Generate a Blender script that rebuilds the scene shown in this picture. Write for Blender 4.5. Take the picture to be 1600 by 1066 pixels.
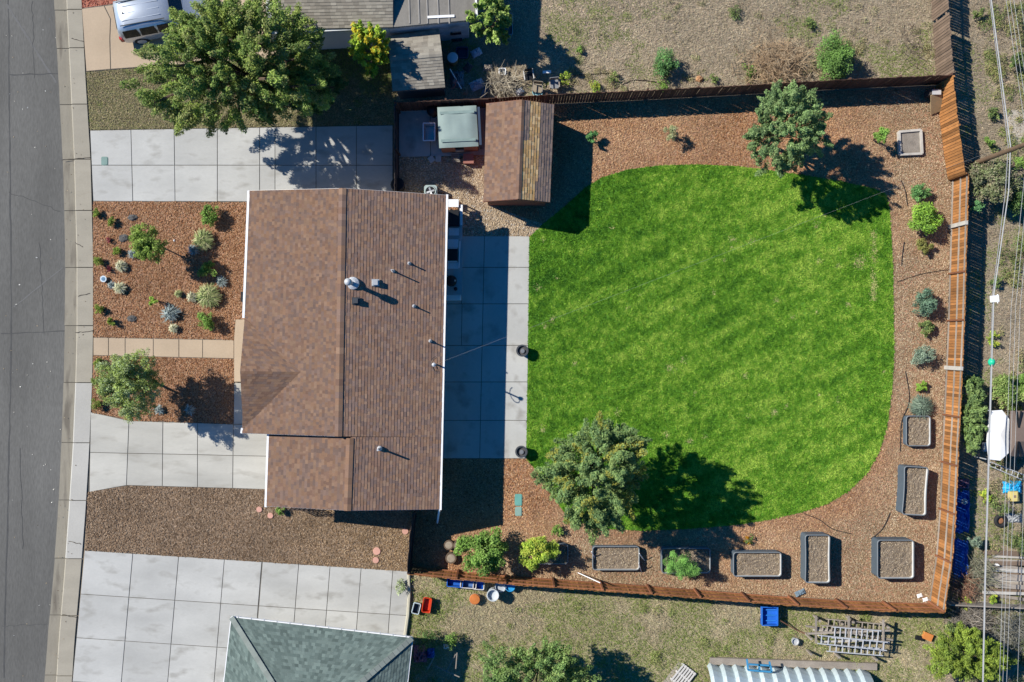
import bpy, math, random
import numpy as np
from mathutils import Vector, Matrix

# ------------------------------------------------------------------ camera, sky, sun
S = 0.0335            # metres per photo pixel on the ground
H = 46.0              # drone height
SC = bpy.context.scene
for o in list(bpy.data.objects):
    bpy.data.objects.remove(o)
COL = SC.collection
cam = bpy.data.cameras.new('camera')
cam.sensor_width = 36.0
cam.lens = 36.0 * H / (1600 * S)
cam.clip_end = 2000
cam.clip_start = 0.5
camo = bpy.data.objects.new('camera', cam)
camo.location = (0, 0, H)
COL.objects.link(camo)
SC.camera = camo
SC.render.resolution_x = 1024
SC.render.resolution_y = 682

LD = Vector((1.12, -0.50, -1.0)).normalized()       # direction the sunlight travels
ELEV = math.asin(-LD.z)
AZ = math.atan2(-LD.x, -LD.y)
w = bpy.data.worlds.new('World')
SC.world = w
w.use_nodes = True
nt = w.node_tree
bg = nt.nodes['Background']
sky = nt.nodes.new('ShaderNodeTexSky')
sky.sky_type = 'NISHITA'
sky.sun_disc = False
sky.sun_elevation = ELEV
sky.sun_rotation = AZ
sky.altitude = 1600
sky.air_density = 1.0
sky.dust_density = 0.3
sky.ozone_density = 6.0
hs_ = nt.nodes.new('ShaderNodeHueSaturation')
hs_.inputs['Saturation'].default_value = 1.3
nt.links.new(sky.outputs[0], hs_.inputs['Color'])
nt.links.new(hs_.outputs[0], bg.inputs[0])
bg.inputs[1].default_value = 0.086
sun = bpy.data.lights.new('sun', 'SUN')
sun.energy = 4.6
sun.angle = math.radians(0.5)
sun.color = (1.0, 0.955, 0.88)
suno = bpy.data.objects.new('sun', sun)
suno.rotation_euler = LD.to_track_quat('-Z', 'Y').to_euler()
suno.location = (-40, 20, 40)
COL.objects.link(suno)
SC.view_settings.view_transform = 'Standard'
SC.view_settings.look = 'None'
SC.view_settings.exposure = 0.55
SC.view_settings.gamma = 1.0
SC.view_settings.use_curve_mapping = False

R = np.random.default_rng(7)
random.seed(7)


# ------------------------------------------------------------------ helpers
def P(px, py, z=0.0):
    f = 1 - z / H
    return Vector(((px - 800) * S * f, (533 - py) * S * f, z))


def PA(pts, z=0.0):
    return [P(a, b, z) for a, b in pts]


def vnoise(x, y, scale, seed=0):
    """smooth value noise 0..1 at world positions"""
    rg = np.random.default_rng(1000 + seed)
    tab = rg.random((64, 64))
    u = x / scale
    v = y / scale
    i = np.floor(u).astype(int)
    j = np.floor(v).astype(int)
    fu = u - i
    fv = v - j
    fu = fu * fu * (3 - 2 * fu)
    fv = fv * fv * (3 - 2 * fv)
    a = tab[i % 64, j % 64]
    b = tab[(i + 1) % 64, j % 64]
    c = tab[i % 64, (j + 1) % 64]
    d = tab[(i + 1) % 64, (j + 1) % 64]
    return (a * (1 - fu) + b * fu) * (1 - fv) + (c * (1 - fu) + d * fu) * fv


def fnoise(x, y, scale, seed=0):
    return (vnoise(x, y, scale, seed) * .5 + vnoise(x, y, scale * .45, seed + 1) * .3
            + vnoise(x, y, scale * .2, seed + 2) * .2)


def inpoly(x, y, poly):
    r = np.zeros(len(x), bool)
    n = len(poly)
    for i in range(n):
        x1, y1 = poly[i][0], poly[i][1]
        x2, y2 = poly[(i + 1) % n][0], poly[(i + 1) % n][1]
        if y1 == y2:
            continue
        c = ((y1 > y) != (y2 > y)) & (x < (x2 - x1) * (y - y1) / (y2 - y1) + x1)
        r ^= c
    return r


def tag(o, label=None, cat=None, group=None, kind=None):
    if label:
        o['label'] = label
    if cat:
        o['category'] = cat
    if group:
        o['group'] = group
    if kind:
        o['kind'] = kind
    return o


def link(o, parent=None):
    COL.objects.link(o)
    if parent is not None:
        o.parent = parent
        L = parent.location.copy()
        p = parent.parent
        while p is not None:
            p = p.parent
        if parent.get('_w') is not None:
            L = Vector(parent['_w'])
        o.matrix_parent_inverse = Matrix.Translation(-L)
    return o


def empty(name, loc, label, cat, group=None, kind=None):
    o = bpy.data.objects.new(name, None)
    o.location = loc
    o.empty_display_size = .2
    COL.objects.link(o)
    tag(o, label, cat, group, kind)
    return o


class MB:
    def __init__(s):
        s.v = []
        s.f = []
        s.c = []

    def add(s, vs, fs, col=None):
        b = len(s.v)
        s.v += [tuple(v) for v in vs]
        for f in fs:
            s.f.append(tuple(b + i for i in f))
            s.c.append(col)
        return s

    def box(s, c, size, rz=0.0, rx=0.0, ry=0.0, col=None):
        m = Matrix.Translation(Vector(c)) @ Matrix.Rotation(rz, 4, 'Z') @ Matrix.Rotation(ry, 4, 'Y') @ Matrix.Rotation(rx, 4, 'X')
        h = [q / 2 for q in size]
        vs = [m @ Vector((x * h[0], y * h[1], z * h[2])) for z in (-1, 1) for y in (-1, 1) for x in (-1, 1)]
        return s.add(vs, [(0, 2, 3, 1), (4, 5, 7, 6), (0, 1, 5, 4), (2, 6, 7, 3), (0, 4, 6, 2), (1, 3, 7, 5)], col)

    def bar(s, a, b, wd, th, col=None, up=(0, 0, 1)):
        a = Vector(a)
        b = Vector(b)
        d = (b - a).normalized()
        u = Vector(up)
        if abs(d.dot(u)) > .95:
            u = Vector((1, 0, 0))
        sd = d.cross(u).normalized() * wd / 2
        n = sd.cross(d).normalized() * th / 2
        vs = [a - sd - n, a + sd - n, a + sd + n, a - sd + n, b - sd - n, b + sd - n, b + sd + n, b - sd + n]
        return s.add(vs, [(0, 3, 2, 1), (4, 5, 6, 7), (0, 1, 5, 4), (1, 2, 6, 5), (2, 3, 7, 6), (3, 0, 4, 7)], col)

    def tube(s, pts, r, n=6, r1=None, col=None, cap=True):
        pts = [Vector(p) for p in pts]
        m = len(pts)
        rings = []
        for i, p in enumerate(pts):
            d = (pts[min(i + 1, m - 1)] - pts[max(i - 1, 0)])
            d = d.normalized() if d.length > 1e-9 else Vector((0, 0, 1))
            u = Vector((0, 0, 1)) if abs(d.z) < .9 else Vector((1, 0, 0))
            a = d.cross(u).normalized()
            b = d.cross(a)
            rr = r if r1 is None else r + (r1 - r) * i / max(1, m - 1)
            rings.append([p + (a * math.cos(2 * math.pi * k / n) + b * math.sin(2 * math.pi * k / n)) * rr for k in range(n)])
        vs = [q for ring in rings for q in ring]
        fs = []
        for i in range(m - 1):
            for k in range(n):
                fs.append((i * n + k, i * n + (k + 1) % n, (i + 1) * n + (k + 1) % n, (i + 1) * n + k))
        if cap:
            fs.append(tuple(range(n))[::-1])
            fs.append(tuple((m - 1) * n + k for k in range(n)))
        return s.add(vs, fs, col)

    def lathe(s, c, prof, n=16, col=None, sx=1, sy=1):
        c = Vector(c)
        vs = []
        for r, z in prof:
            for k in range(n):
                a = 2 * math.pi * k / n
                vs.append(c + Vector((r * math.cos(a) * sx, r * math.sin(a) * sy, z)))
        fs = []
        m = len(prof)
        for i in range(m - 1):
            for k in range(n):
                fs.append((i * n + k, i * n + (k + 1) % n, (i + 1) * n + (k + 1) % n, (i + 1) * n + k))
        fs.append(tuple(range(n))[::-1])
        fs.append(tuple((m - 1) * n + k for k in range(n)))
        return s.add(vs, fs, col)

    def prism(s, poly, z0, z1, col=None):
        n = len(poly)
        vs = [(p[0], p[1], z0) for p in poly] + [(p[0], p[1], z1) for p in poly]
        a = sum(poly[i][0] * poly[(i + 1) % n][1] - poly[(i + 1) % n][0] * poly[i][1] for i in range(n))
        fs = [tuple(range(n))[::-1], tuple(range(n, 2 * n))] + [(i, (i + 1) % n, n + (i + 1) % n, n + i) for i in range(n)]
        if a < 0:
            fs = [f[::-1] for f in fs]
        return s.add(vs, fs, col)

    def build(s, name, mat, parent=None, smooth=False):
        me = bpy.data.meshes.new(name)
        me.from_pydata(s.v, [], s.f)
        if any(c is not None for c in s.c):
            at = me.attributes.new('Col', 'FLOAT_COLOR', 'FACE')
            arr = np.ones((len(s.f), 4), np.float32)
            for i, c in enumerate(s.c):
                if c is not None:
                    arr[i, :3] = c
            at.data.foreach_set('color', arr.ravel())
        me.materials.append(mat)
        if smooth:
            me.polygons.foreach_set('use_smooth', [True] * len(me.polygons))
        me.update()
        o = bpy.data.objects.new(name, me)
        return link(o, parent)


def quads_obj(name, q, cols, mat, parent=None):
    """q (n,4,3) float, cols (n,3)"""
    n = len(q)
    me = bpy.data.meshes.new(name)
    me.vertices.add(n * 4)
    me.vertices.foreach_set('co', q.reshape(-1).astype(np.float32))
    me.loops.add(n * 4)
    me.loops.foreach_set('vertex_index', np.arange(n * 4, dtype=np.int32))
    me.polygons.add(n)
    me.polygons.foreach_set('loop_start', np.arange(0, n * 4, 4, dtype=np.int32))
    at = me.attributes.new('Col', 'FLOAT_COLOR', 'FACE')
    c4 = np.ones((n, 4), np.float32)
    c4[:, :3] = cols
    at.data.foreach_set('color', c4.ravel())
    me.materials.append(mat)
    me.update(calc_edges=True)
    me.validate()
    o = bpy.data.objects.new(name, me)
    return link(o, parent)


# ------------------------------------------------------------------ materials
MATS = {}


def M(name, col, rough=.85, var=.18, scale=1.2, fine=25., fvar=.15, bump=0., rand=0., metal=0., spec=.25, streak=None, stain=None):
    if name in MATS:
        return MATS[name]
    m = bpy.data.materials.new(name)
    m.use_nodes = True
    t = m.node_tree
    b = t.nodes['Principled BSDF']
    b.inputs['Roughness'].default_value = rough
    b.inputs['Metallic'].default_value = metal
    b.inputs['Specular IOR Level'].default_value = spec
    geo = t.nodes.new('ShaderNodeNewGeometry')
    pos = geo.outputs['Position']
    if streak:
        mp = t.nodes.new('ShaderNodeMapping')
        mp.inputs['Scale'].default_value = streak
        t.links.new(pos, mp.inputs[0])
        pos = mp.outputs[0]

    def noise(sc, det):
        n = t.nodes.new('ShaderNodeTexNoise')
        n.inputs['Scale'].default_value = sc
        n.inputs['Detail'].default_value = det
        t.links.new(pos, n.inputs['Vector'])
        return n.outputs['Fac']

    def math_(op, a, bb, cc=None):
        n = t.nodes.new('ShaderNodeMath')
        n.operation = op
        for i, q in enumerate((a, bb, cc)):
            if q is None:
                continue
            if isinstance(q, (int, float)):
                n.inputs[i].default_value = q
            else:
                t.links.new(q, n.inputs[i])
        return n.outputs[0]
    n1 = noise(scale, 6)
    n2 = noise(fine, 3)
    val = math_('MULTIPLY_ADD', n1, 2.2 * var * 1.6, 1 - 1.1 * var * 1.6)
    val2 = math_('MULTIPLY_ADD', n2, 2.2 * fvar, 1 - 1.1 * fvar)
    val = math_('MULTIPLY', val, val2)
    if rand:
        oi = t.nodes.new('ShaderNodeObjectInfo')
        rv = math_('MULTIPLY_ADD', oi.outputs['Random'], 2 * rand, 1 - rand)
        val = math_('MULTIPLY', val, rv)
    mx = t.nodes.new('ShaderNodeMix')
    mx.data_type = 'RGBA'
    mx.blend_type = 'MULTIPLY'
    mx.inputs['Factor'].default_value = 1
    mx.inputs['A'].default_value = (*col, 1)
    cmb = t.nodes.new('ShaderNodeCombineColor')
    for i in range(3):
        t.links.new(val, cmb.inputs[i])
    t.links.new(cmb.outputs[0], mx.inputs['B'])
    out = mx.outputs['Result']
    if stain:
        scol, ssc, thr = stain
        n3 = noise(ssc, 4)
        mr = t.nodes.new('ShaderNodeMapRange')
        mr.inputs['From Min'].default_value = thr
        mr.inputs['From Max'].default_value = thr + .16
        mr.inputs['To Max'].default_value = .8
        t.links.new(n3, mr.inputs['Value'])
        m2 = t.nodes.new('ShaderNodeMix')
        m2.data_type = 'RGBA'
        t.links.new(mr.outputs[0], m2.inputs['Factor'])
        t.links.new(out, m2.inputs['A'])
        m2.inputs['B'].default_value = (*scol, 1)
        out = m2.outputs['Result']
    t.links.new(out, b.inputs['Base Color'])
    if bump:
        bp = t.nodes.new('ShaderNodeBump')
        bp.inputs['Strength'].default_value = bump
        bp.inputs['Distance'].default_value = .03
        t.links.new(n2, bp.inputs['Height'])
        t.links.new(bp.outputs[0], b.inputs['Normal'])
    MATS[name] = m
    return m


def attr_mat(name, rough=.7, trans=0., spec=.2, grain=0.):
    m = bpy.data.materials.new(name)
    m.use_nodes = True
    t = m.node_tree
    b = t.nodes['Principled BSDF']
    b.inputs['Roughness'].default_value = rough
    b.inputs['Specular IOR Level'].default_value = spec
    a = t.nodes.new('ShaderNodeAttribute')
    a.attribute_name = 'Col'
    out = a.outputs['Color']
    if grain:
        n = t.nodes.new('ShaderNodeTexNoise')
        n.inputs['Scale'].default_value = 18
        n.inputs['Detail'].default_value = 4
        g = t.nodes.new('ShaderNodeNewGeometry')
        t.links.new(g.outputs['Position'], n.inputs['Vector'])
        mr = t.nodes.new('ShaderNodeMapRange')
        mr.inputs['To Min'].default_value = 1 - grain
        mr.inputs['To Max'].default_value = 1 + grain
        t.links.new(n.outputs['Fac'], mr.inputs['Value'])
        mx = t.nodes.new('ShaderNodeVectorMath')
        mx.operation = 'SCALE'
        t.links.new(out, mx.inputs[0])
        t.links.new(mr.outputs[0], mx.inputs['Scale'])
        out = mx.outputs[0]
    t.links.new(out, b.inputs['Base Color'])
    if trans:
        tr = t.nodes.new('ShaderNodeBsdfTranslucent')
        t.links.new(out, tr.inputs['Color'])
        ms = t.nodes.new('ShaderNodeMixShader')
        ms.inputs[0].default_value = trans
        t.links.new(b.outputs[0], ms.inputs[1])
        t.links.new(tr.outputs[0], ms.inputs[2])
        t.links.new(ms.outputs[0], t.nodes['Material Output'].inputs['Surface'])
    return m


LEAF = attr_mat('leaf', .6, .3, .15)
BLADE = attr_mat('grass_blade', .75, .15, .05)
CHIP = attr_mat('wood_chip', .95, 0, .02)
PEB = attr_mat('pebble', .8, 0, .2)
SHIN = attr_mat('asphalt_shingle', .9, 0, .15, .18)
PAINT = attr_mat('painted', .5, 0, .4, .05)

asphalt = M('asphalt', (.12, .117, .107), .9, .22, .3, 11, .3, .15, streak=(1.6, .35, 1))
tar = M('tar_seal', (.07, .07, .068), .8, .2, 2, 30, .15)
joint = M('joint_dirt', (.13, .12, .10), .95, .3, 2, 30, .3)
conc_new = M('concrete_light', (.425, .42, .39), .85, .16, .55, 9, .06, .06, rand=.07, streak=(.8, 1.6, 1), stain=((.30, .29, .26), 1.1, .54))
conc_drive = M('concrete_drive', (.43, .415, .365), .85, .16, .55, 9, .06, .06, rand=.07, streak=(.6, 1.8, 1), stain=((.31, .29, .245), .9, .54))
conc_patio = M('concrete_patio', (.43, .425, .39), .85, .16, .5, 9, .05, .05, rand=.04, stain=((.27, .255, .225), 1.0, .52))
conc_tan = M('concrete_tan', (.42, .325, .225), .88, .10, .6, 12, .08, .08, rand=.05, stain=((.36, .27, .19), .8, .66))
conc_walk = M('concrete_walk', (.315, .285, .225), .88, .10, .7, 12, .09, .08, rand=.06, streak=(1, 2.2, 1), stain=((.24, .20, .15), .9, .64))
conc_gut = M('concrete_gutter', (.25, .225, .175), .9, .18, .8, 12, .1, .08, rand=.06, streak=(2.6, .5, 1), stain=((.11, .095, .075), .8, .53))
soil = M('soil_bed', (.20, .155, .11), .95, .25, 2.5, 22, .35, .5)
mulch_red = M('mulch_red', (.34, .19, .115), .95, .25, .6, 18, .35, .5)
mulch_dry = M('mulch_dry', (.24, .175, .12), .95, .25, .6, 18, .35, .5)
dirt = M('dirt', (.25, .195, .13), .95, .22, .35, 14, .25, .4)
lawn_m = M('lawn_turf', (.10, .25, .025), .9, .25, .7, 16, .4, .5)
gravel_m = M('gravel_bed', (.33, .25, .165), .95, .2, .8, 22, .35, .5)
redgravel_m = M('red_gravel_bed', (.36, .14, .09), .95, .2, .8, 22, .35, .5)
white_m = M('white_paint', (.8, .8, .79), .45, .04, 1, 8, .03, rand=.03)
sid_m = M('pale_siding', (.62, .64, .66), .6, .06, 1, 8, .05)
sid2_m = M('tan_siding', (.5, .44, .36), .6, .06, 1, 8, .05)
bark = M('bark', (.12, .085, .06), .95, .25, 5, 30, .3, .5)
cedar = M('cedar_orange', (.335, .15, .05), .75, .28, 1.3, 14, .32, .2, rand=.42, streak=(1, 1, .25))
cedar_dk = M('cedar_red_brown', (.24, .10, .05), .75, .22, 1.1, 14, .28, .2, rand=.28, streak=(1, 1, .25))
weath = M('weathered_wood', (.30, .26, .215), .9, .2, 1.5, 18, .25, .2, rand=.22)
weath_br = M('weathered_brown', (.19, .135, .095), .9, .2, 1.5, 18, .25, .2, rand=.28)
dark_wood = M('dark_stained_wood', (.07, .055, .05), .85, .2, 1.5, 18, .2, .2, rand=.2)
redwood = M('red_barn_paint', (.26, .085, .055), .7, .12, 1.5, 12, .15, .1)
brickred = M('brick_red_panel', (.33, .15, .09), .8, .12, 1.5, 12, .15, .1)
galv = M('galvanized', (.50, .51, .51), .45, .10, 2, 15, .08, rand=.05, metal=.2, spec=.4)
alum = M('aluminium_wire', (.48, .48, .46), .4, .05, 2, 15, .03, metal=.3)
corr = M('corrugated_zinc', (.47, .55, .56), .45, .10, .9, 15, .06, metal=.25)
slate_m = M('slate_grey_metal', (.085, .115, .14), .5, .08, 2, 20, .06, rand=.06)
rim_m = M('pale_rim', (.55, .53, .49), .5, .06, 2, 20, .05)
black_m = M('black_plastic', (.016, .017, .019), .45, .1, 3, 20, .1)
dgrey_m = M('charcoal_resin', (.06, .065, .072), .6, .15, 3, 20, .15)
steel_m = M('stainless', (.66, .68, .7), .4, .05, 2, 15, .05, metal=.15, spec=.5)
aqua_m = M('aqua_fabric', (.24, .305, .285), .8, .08, 1.6, 25, .06)
teal_m = M('teal_plastic', (.10, .30, .28), .5, .06, 3, 20, .06)
blue_m = M('blue_plastic', (.02, .13, .50), .45, .12, 3, 20, .1)
tarp_m = M('blue_tarp', (.015, .10, .42), .5, .12, 3, 20, .12)
cyan_m = M('cyan_tarp', (.02, .34, .62), .5, .12, 3, 20, .12)
red_m = M('red_plastic', (.55, .05, .015), .45, .08, 3, 20, .08)
orange_m = M('orange_ceramic', (.50, .16, .04), .7, .15, 4, 25, .2)
pink_m = M('pink_paver', (.55, .30, .23), .85, .06, 3, 25, .06, rand=.1)
yellow_m = M('yellow_board', (.62, .5, .18), .6, .06, 3, 20, .06)
rock_m = M('dark_boulder', (.10, .097, .092), .9, .25, 4, 25, .3, .6)
rubber = M('tyre_rubber', (.025, .025, .026), .8, .1, 3, 20, .1)
silver_m = M('silver_car_paint', (.52, .56, .60), .25, .03, 1, 8, .02, metal=.55, spec=.5)
glass_m = M('dark_glass', (.012, .016, .022), .08, .02, 1, 8, .02, spec=.6)
tail_m = M('tail_light_red', (.4, .012, .012), .25, .03, 1, 8, .02)
brown_roof = M('brown_panel_roof', (.17, .125, .10), .7, .08, 1.5, 14, .1)
stump_m = M('cut_log', (.30, .25, .19), .9, .2, 6, 30, .25)


# ------------------------------------------------------------------ setting sheets
def sheet(name, pts, z, mat, kind='structure', parent=None):
    pp = PA(pts, 0)
    mb = MB()
    mb.prism([(p.x, p.y) for p in pp], z - .03, z)
    o = mb.build(name, mat, parent)
    if parent is None:
        tag(o, kind=kind)
    return o


def curve_x(tab, y):
    ys = [t[0] for t in tab]
    xs = [t[1] for t in tab]
    return float(np.interp(y, ys, xs))


g = MB()
g.box((0, 0, -.26), (900, 900, .2))
tag(g.build('ground', dirt), kind='structure')
EDGE = [(-120, 80), (0, 83), (120, 90), (250, 97), (400, 100.5), (520, 99.5), (600, 98), (700, 94), (800, 89.5), (900, 82), (1000, 73), (1066, 68), (1200, 55)]
CURB = [(-120, 98), (0, 102), (120, 108), (250, 114), (400, 118), (520, 118), (600, 116), (700, 112), (800, 105.5), (900, 98.5), (1000, 90), (1066, 86), (1200, 73)]
WALK = [(-120, 122), (0, 128), (120, 134), (250, 142), (400, 146), (520, 146), (600, 144.5), (700, 140), (800, 134), (900, 126), (1000, 117), (1066, 113), (1200, 99)]
ys = list(range(-120, 1201, 30))
rd = MB()
rp = [P(-500, 1200), P(-500, -120)] + [P(curve_x(EDGE, y) + 1, y) for y in ys]
rd.prism([(p.x, p.y) for p in rp], -.15, -.12)
road = tag(rd.build('road', asphalt), kind='structure')


def strip(name, pts, wd, z, mat, parent):
    mb = MB()
    pp = [P(a, b) for a, b in pts]
    vs = []
    for i, p in enumerate(pp):
        d = (pp[min(i + 1, len(pp) - 1)] - pp[max(i - 1, 0)]).normalized()
        s_ = Vector((-d.y, d.x, 0)) * wd / 2 * random.uniform(.6, 1.3)
        vs += [(p.x + s_.x, p.y + s_.y, z), (p.x - s_.x, p.y - s_.y, z)]
    mb.add(vs, [(2 * i, 2 * i + 1, 2 * i + 3, 2 * i + 2) for i in range(len(pp) - 1)])
    return mb.build(name, mat, parent)


def wiggle(a, b, n, amp):
    return [(a[0] + (b[0] - a[0]) * i / n + random.uniform(-amp, amp), a[1] + (b[1] - a[1]) * i / n + random.uniform(-amp, amp)) for i in range(n + 1)]


strip('tar_seam', wiggle((10, -100), (16, 520), 40, .7) + wiggle((16, 530), (4, 1060), 30, .7), .07, -.116, tar, road)
strip('tar_seam', wiggle((12, 116), (92, 114), 12, .8), .06, -.115, tar, road)
strip('tar_seam', wiggle((0, 522), (99, 517), 14, .7), .05, -.115, tar, road)
pale = M('worn_streak', (.135, .133, .127), .9, .12, 1, 20, .15)
strip('worn_streak', wiggle((8, 5), (86, 128), 20, .5), .11, -.1155, pale, road)
strip('worn_streak', wiggle((20, 480), (96, 418), 16, .5), .07, -.1155, pale, road)

# yard base (level with the pavement)
yb = MB()
yp = [P(curve_x(WALK, y) - 1.2, y) for y in ys] + [P(2400, 1200), P(2400, -120)]
yb.prism([(p.x, p.y) for p in yp], -.1, -.03)
tag(yb.build('yard_ground', dirt), kind='structure')

# pavement, kerb and gutter slabs
wk = MB()
wp = [P(curve_x(EDGE, y), y) for y in ys] + [P(curve_x(WALK, y), y) for y in reversed(ys)]
wk.prism([(p.x, p.y) for p in wp], -.14, -.125)
walk = tag(wk.build('pavement', joint), kind='structure')
JY = [-75, 15, 75, 163, 249, 329, 418, 509, 598, 692, 782, 873, 962, 1056, 1150]
conc_walk_new = M('concrete_walk_new', (.40, .385, .345), .88, .08, .7, 12, .07, .08, rand=.04)
for i in range(len(JY) - 1):
    y0, y1 = JY[i] + .6, JY[i + 1] - .6
    yy = np.linspace(y0, y1, 5)
    mb = MB()
    mb.prism([(lambda p: (p.x, p.y))(P(curve_x(EDGE, y) + random.uniform(-.5, .3), y)) for y in yy] + [(lambda p: (p.x, p.y))(P(curve_x(CURB, y), y)) for y in yy[::-1]], -.13, -.095)
    mb.build('gutter_slab', conc_gut, walk)
    # kerb with a sloped face up to the walk
    mb = MB()
    vs = []
    for y in yy:
        xc = curve_x(CURB, y)
        xw = curve_x(WALK, y)
        for x, z in ((xc + .15, -.125), (xc + .15, -.094), (xc + 3.2, .02), (xw - .3, .03), (xw - .3, -.125)):
            p = P(x, y)
            vs.append((p.x, p.y, z))
    fs = []
    for k in range(4):
        for j in range(4):
            a = k * 5 + j
            fs.append((a, a + 1, a + 6, a + 5))
    fs += [(4, 3, 2, 1, 0), (20, 21, 22, 23, 24)]
    mb.add(vs, fs)
    mb.build('pavement_slab', conc_walk_new if i in (8, 9, 10) else conc_walk, walk)


# ------------------------------------------------------------------ slab areas
def slab(parent, quad, mat, top=.03, gap=.015, name='slab'):
    pp = [P(a, b) for a, b in quad]
    n = len(pp)
    area = sum(pp[i].x * pp[(i + 1) % n].y - pp[(i + 1) % n].x * pp[i].y for i in range(n))
    if area < 0:
        pp = pp[::-1]
    q = []
    for i in range(n):
        a, b, c = pp[i - 1], pp[i], pp[(i + 1) % n]
        d1 = (b - a).normalized()
        d2 = (c - b).normalized()
        n1 = Vector((-d1.y, d1.x, 0))
        n2 = Vector((-d2.y, d2.x, 0))
        m_ = (n1 + n2)
        m_ = m_ / max(.3, m_.length_squared / 2)
        q.append(b + m_ * gap)
    top += random.uniform(-.003, .003)
    mb = MB()
    bv = .008
    vs = [(p.x, p.y, top - .08) for p in q] + [(p.x, p.y, top - bv) for p in q]
    cx = sum(p.x for p in q) / n
    cy = sum(p.y for p in q) / n
    for p in q:
        d = Vector((cx - p.x, cy - p.y, 0)).normalized()
        vs.append((p.x + d.x * bv * 1.5, p.y + d.y * bv * 1.5, top))
    fs = [tuple(range(2 * n, 3 * n))]
    for i in range(n):
        j = (i + 1) % n
        fs += [(i, j, n + j, n + i), (n + i, n + j, 2 * n + j, 2 * n + i)]
    mb.add(vs, fs)
    return mb.build(name, mat, parent)


def pad(name, outline, z=.008):
    pp = PA(outline)
    mb = MB()
    mb.prism([(p.x, p.y) for p in pp], -.06, z)
    return tag(mb.build(name, joint), kind='structure')


def lerp2(a, b, t):
    return (a[0] + (b[0] - a[0]) * t, a[1] + (b[1] - a[1]) * t)


# north driveway
d = pad('driveway', [(141, 204), (614, 196), (614, 318), (146, 315)])
xs_t = [141, 205, 272.5, 340, 406, 430, 494, 557, 614]
xs_b = [146, 208, 274, 340, 406, 430, 494, 557, 614]
for i in range(len(xs_t) - 1):
    t0, t1 = (xs_t[i] - 141) / 473, (xs_t[i + 1] - 141) / 473
    yt = lambda t: 204 - 8 * t
    ym = 258.5
    xm0 = (xs_t[i] + xs_b[i]) / 2
    xm1 = (xs_t[i + 1] + xs_b[i + 1]) / 2
    slab(d, [(xs_t[i], yt(t0)), (xs_t[i + 1], yt(t1)), (xm1, ym), (xm0, ym)], conc_new)
    slab(d, [(xm0, ym), (xm1, ym), (xs_b[i + 1], 315 + t1), (xs_b[i], 314.5 + t0)], conc_new)
# garage driveway
d = pad('driveway', [(144, 644), (202, 657), (419, 663), (419, 765), (200, 758.5), (138, 769)])
cx_ = [(142, 140), (202, 198), (255, 254), (309, 309), (365, 364), (420, 419)]
top_ = [644, 657.5, 659.5, 661, 663, 664]
mid_ = [707, 708.5, 709.5, 710.5, 712, 713]
bot_ = [769, 758.5, 760, 761.5, 763, 765]
for i in range(5):
    m0 = (cx_[i][0] + cx_[i][1]) / 2
    m1 = (cx_[i + 1][0] + cx_[i + 1][1]) / 2
    slab(d, [(cx_[i][0], top_[i]), (cx_[i + 1][0], top_[i + 1]), (m1, mid_[i + 1]), (m0, mid_[i])], conc_drive)
    slab(d, [(m0, mid_[i]), (m1, mid_[i + 1]), (cx_[i + 1][1], bot_[i + 1]), (cx_[i][1], bot_[i])], conc_drive)
slab(d, [(366, 598), (392, 598), (392, 663), (365, 663)], conc_drive)
# front walk
d = pad('front_path', [(146, 527), (366, 531), (366, 500), (392, 500), (392, 597), (366, 597), (365, 561), (146, 556)])
wx = [146, 170, 196, 240, 280, 317, 366]
for i in range(6):
    f0, f1 = (wx[i] - 146) / 220, (wx[i + 1] - 146) / 220
    slab(d, [(wx[i], 527.5 + 4 * f0), (wx[i + 1], 527.5 + 4 * f1), (wx[i + 1], 555.5 + 5 * f1), (wx[i], 555.5 + 5 * f0)], conc_tan)
slab(d, [(369, 499), (394, 499), (394, 597), (366.5, 597), (366.5, 530)], conc_tan, top=.12)
# tan driveway of the north house
d = pad('driveway', [(128, 13), (250, -4), (420, -40), (420, 92), (265, 102), (135, 112)])
slab(d, [(128, 14), (163, 9.5), (173, 30), (172, 60), (173, 108.5), (135, 112)], conc_tan)
slab(d, [(163.5, 9.5), (250, -2), (420, -38), (420, 92), (265, 102), (173.5, 108.5), (172.5, 60), (173.5, 30)], conc_tan)
# south neighbour driveway
d = pad('driveway', [(133, 859.5), (642, 893), (632, 1000), (640, 1300), (90, 1300)])
tcol = [132.5, 208, 279.5, 351, 410.5, 467, 516, 564.5, 614, 642]


def sq(col, row):
    x = tcol[col]
    t = (x - 132.5) / 509.5
    yt = 860 + 33 * t
    dx = -6.3 + 1.2 * t
    return (x + dx * row, yt + 68.2 * row + (.8 * row * t))


for c in range(9):
    for r_ in range(4):
        a, b, c2, d2 = sq(c, r_), sq(c + 1, r_), sq(c + 1, r_ + 1), sq(c, r_ + 1)
        e = 1.2 if c == 3 else 0
        slab(d, [a, (b[0] - e, b[1]), (c2[0] - e, c2[1]), d2], conc_new)
# patio
d = pad('patio', [(690, 368.5), (828, 369.5), (823, 717), (688, 717)])
rows = [369, 418, 475, 540, 597, 657, 716.5]
for i in range(6):
    y0, y1 = rows[i], rows[i + 1]
    e0, e1 = 828 - 5 * (y0 - 369) / 347, 828 - 5 * (y1 - 369) / 347
    m0, m1 = 757 - 7.5 * (y0 - 369) / 347, 757 - 7.5 * (y1 - 369) / 347
    slab(d, [(m0, y0), (e0, y0), (e1, y1), (m1, y1)], conc_patio)
    if y1 <= 541:
        slab(d, [(722, y0), (m0, y0), (m1, y1), (721, y1)], conc_patio)
        slab(d, [(690, y0), (722, y0), (721, y1), (690, y1)], conc_patio)
    else:
        slab(d, [(688, y0), (m0, y0), (m1, y1), (688, y1)], conc_patio)
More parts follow.
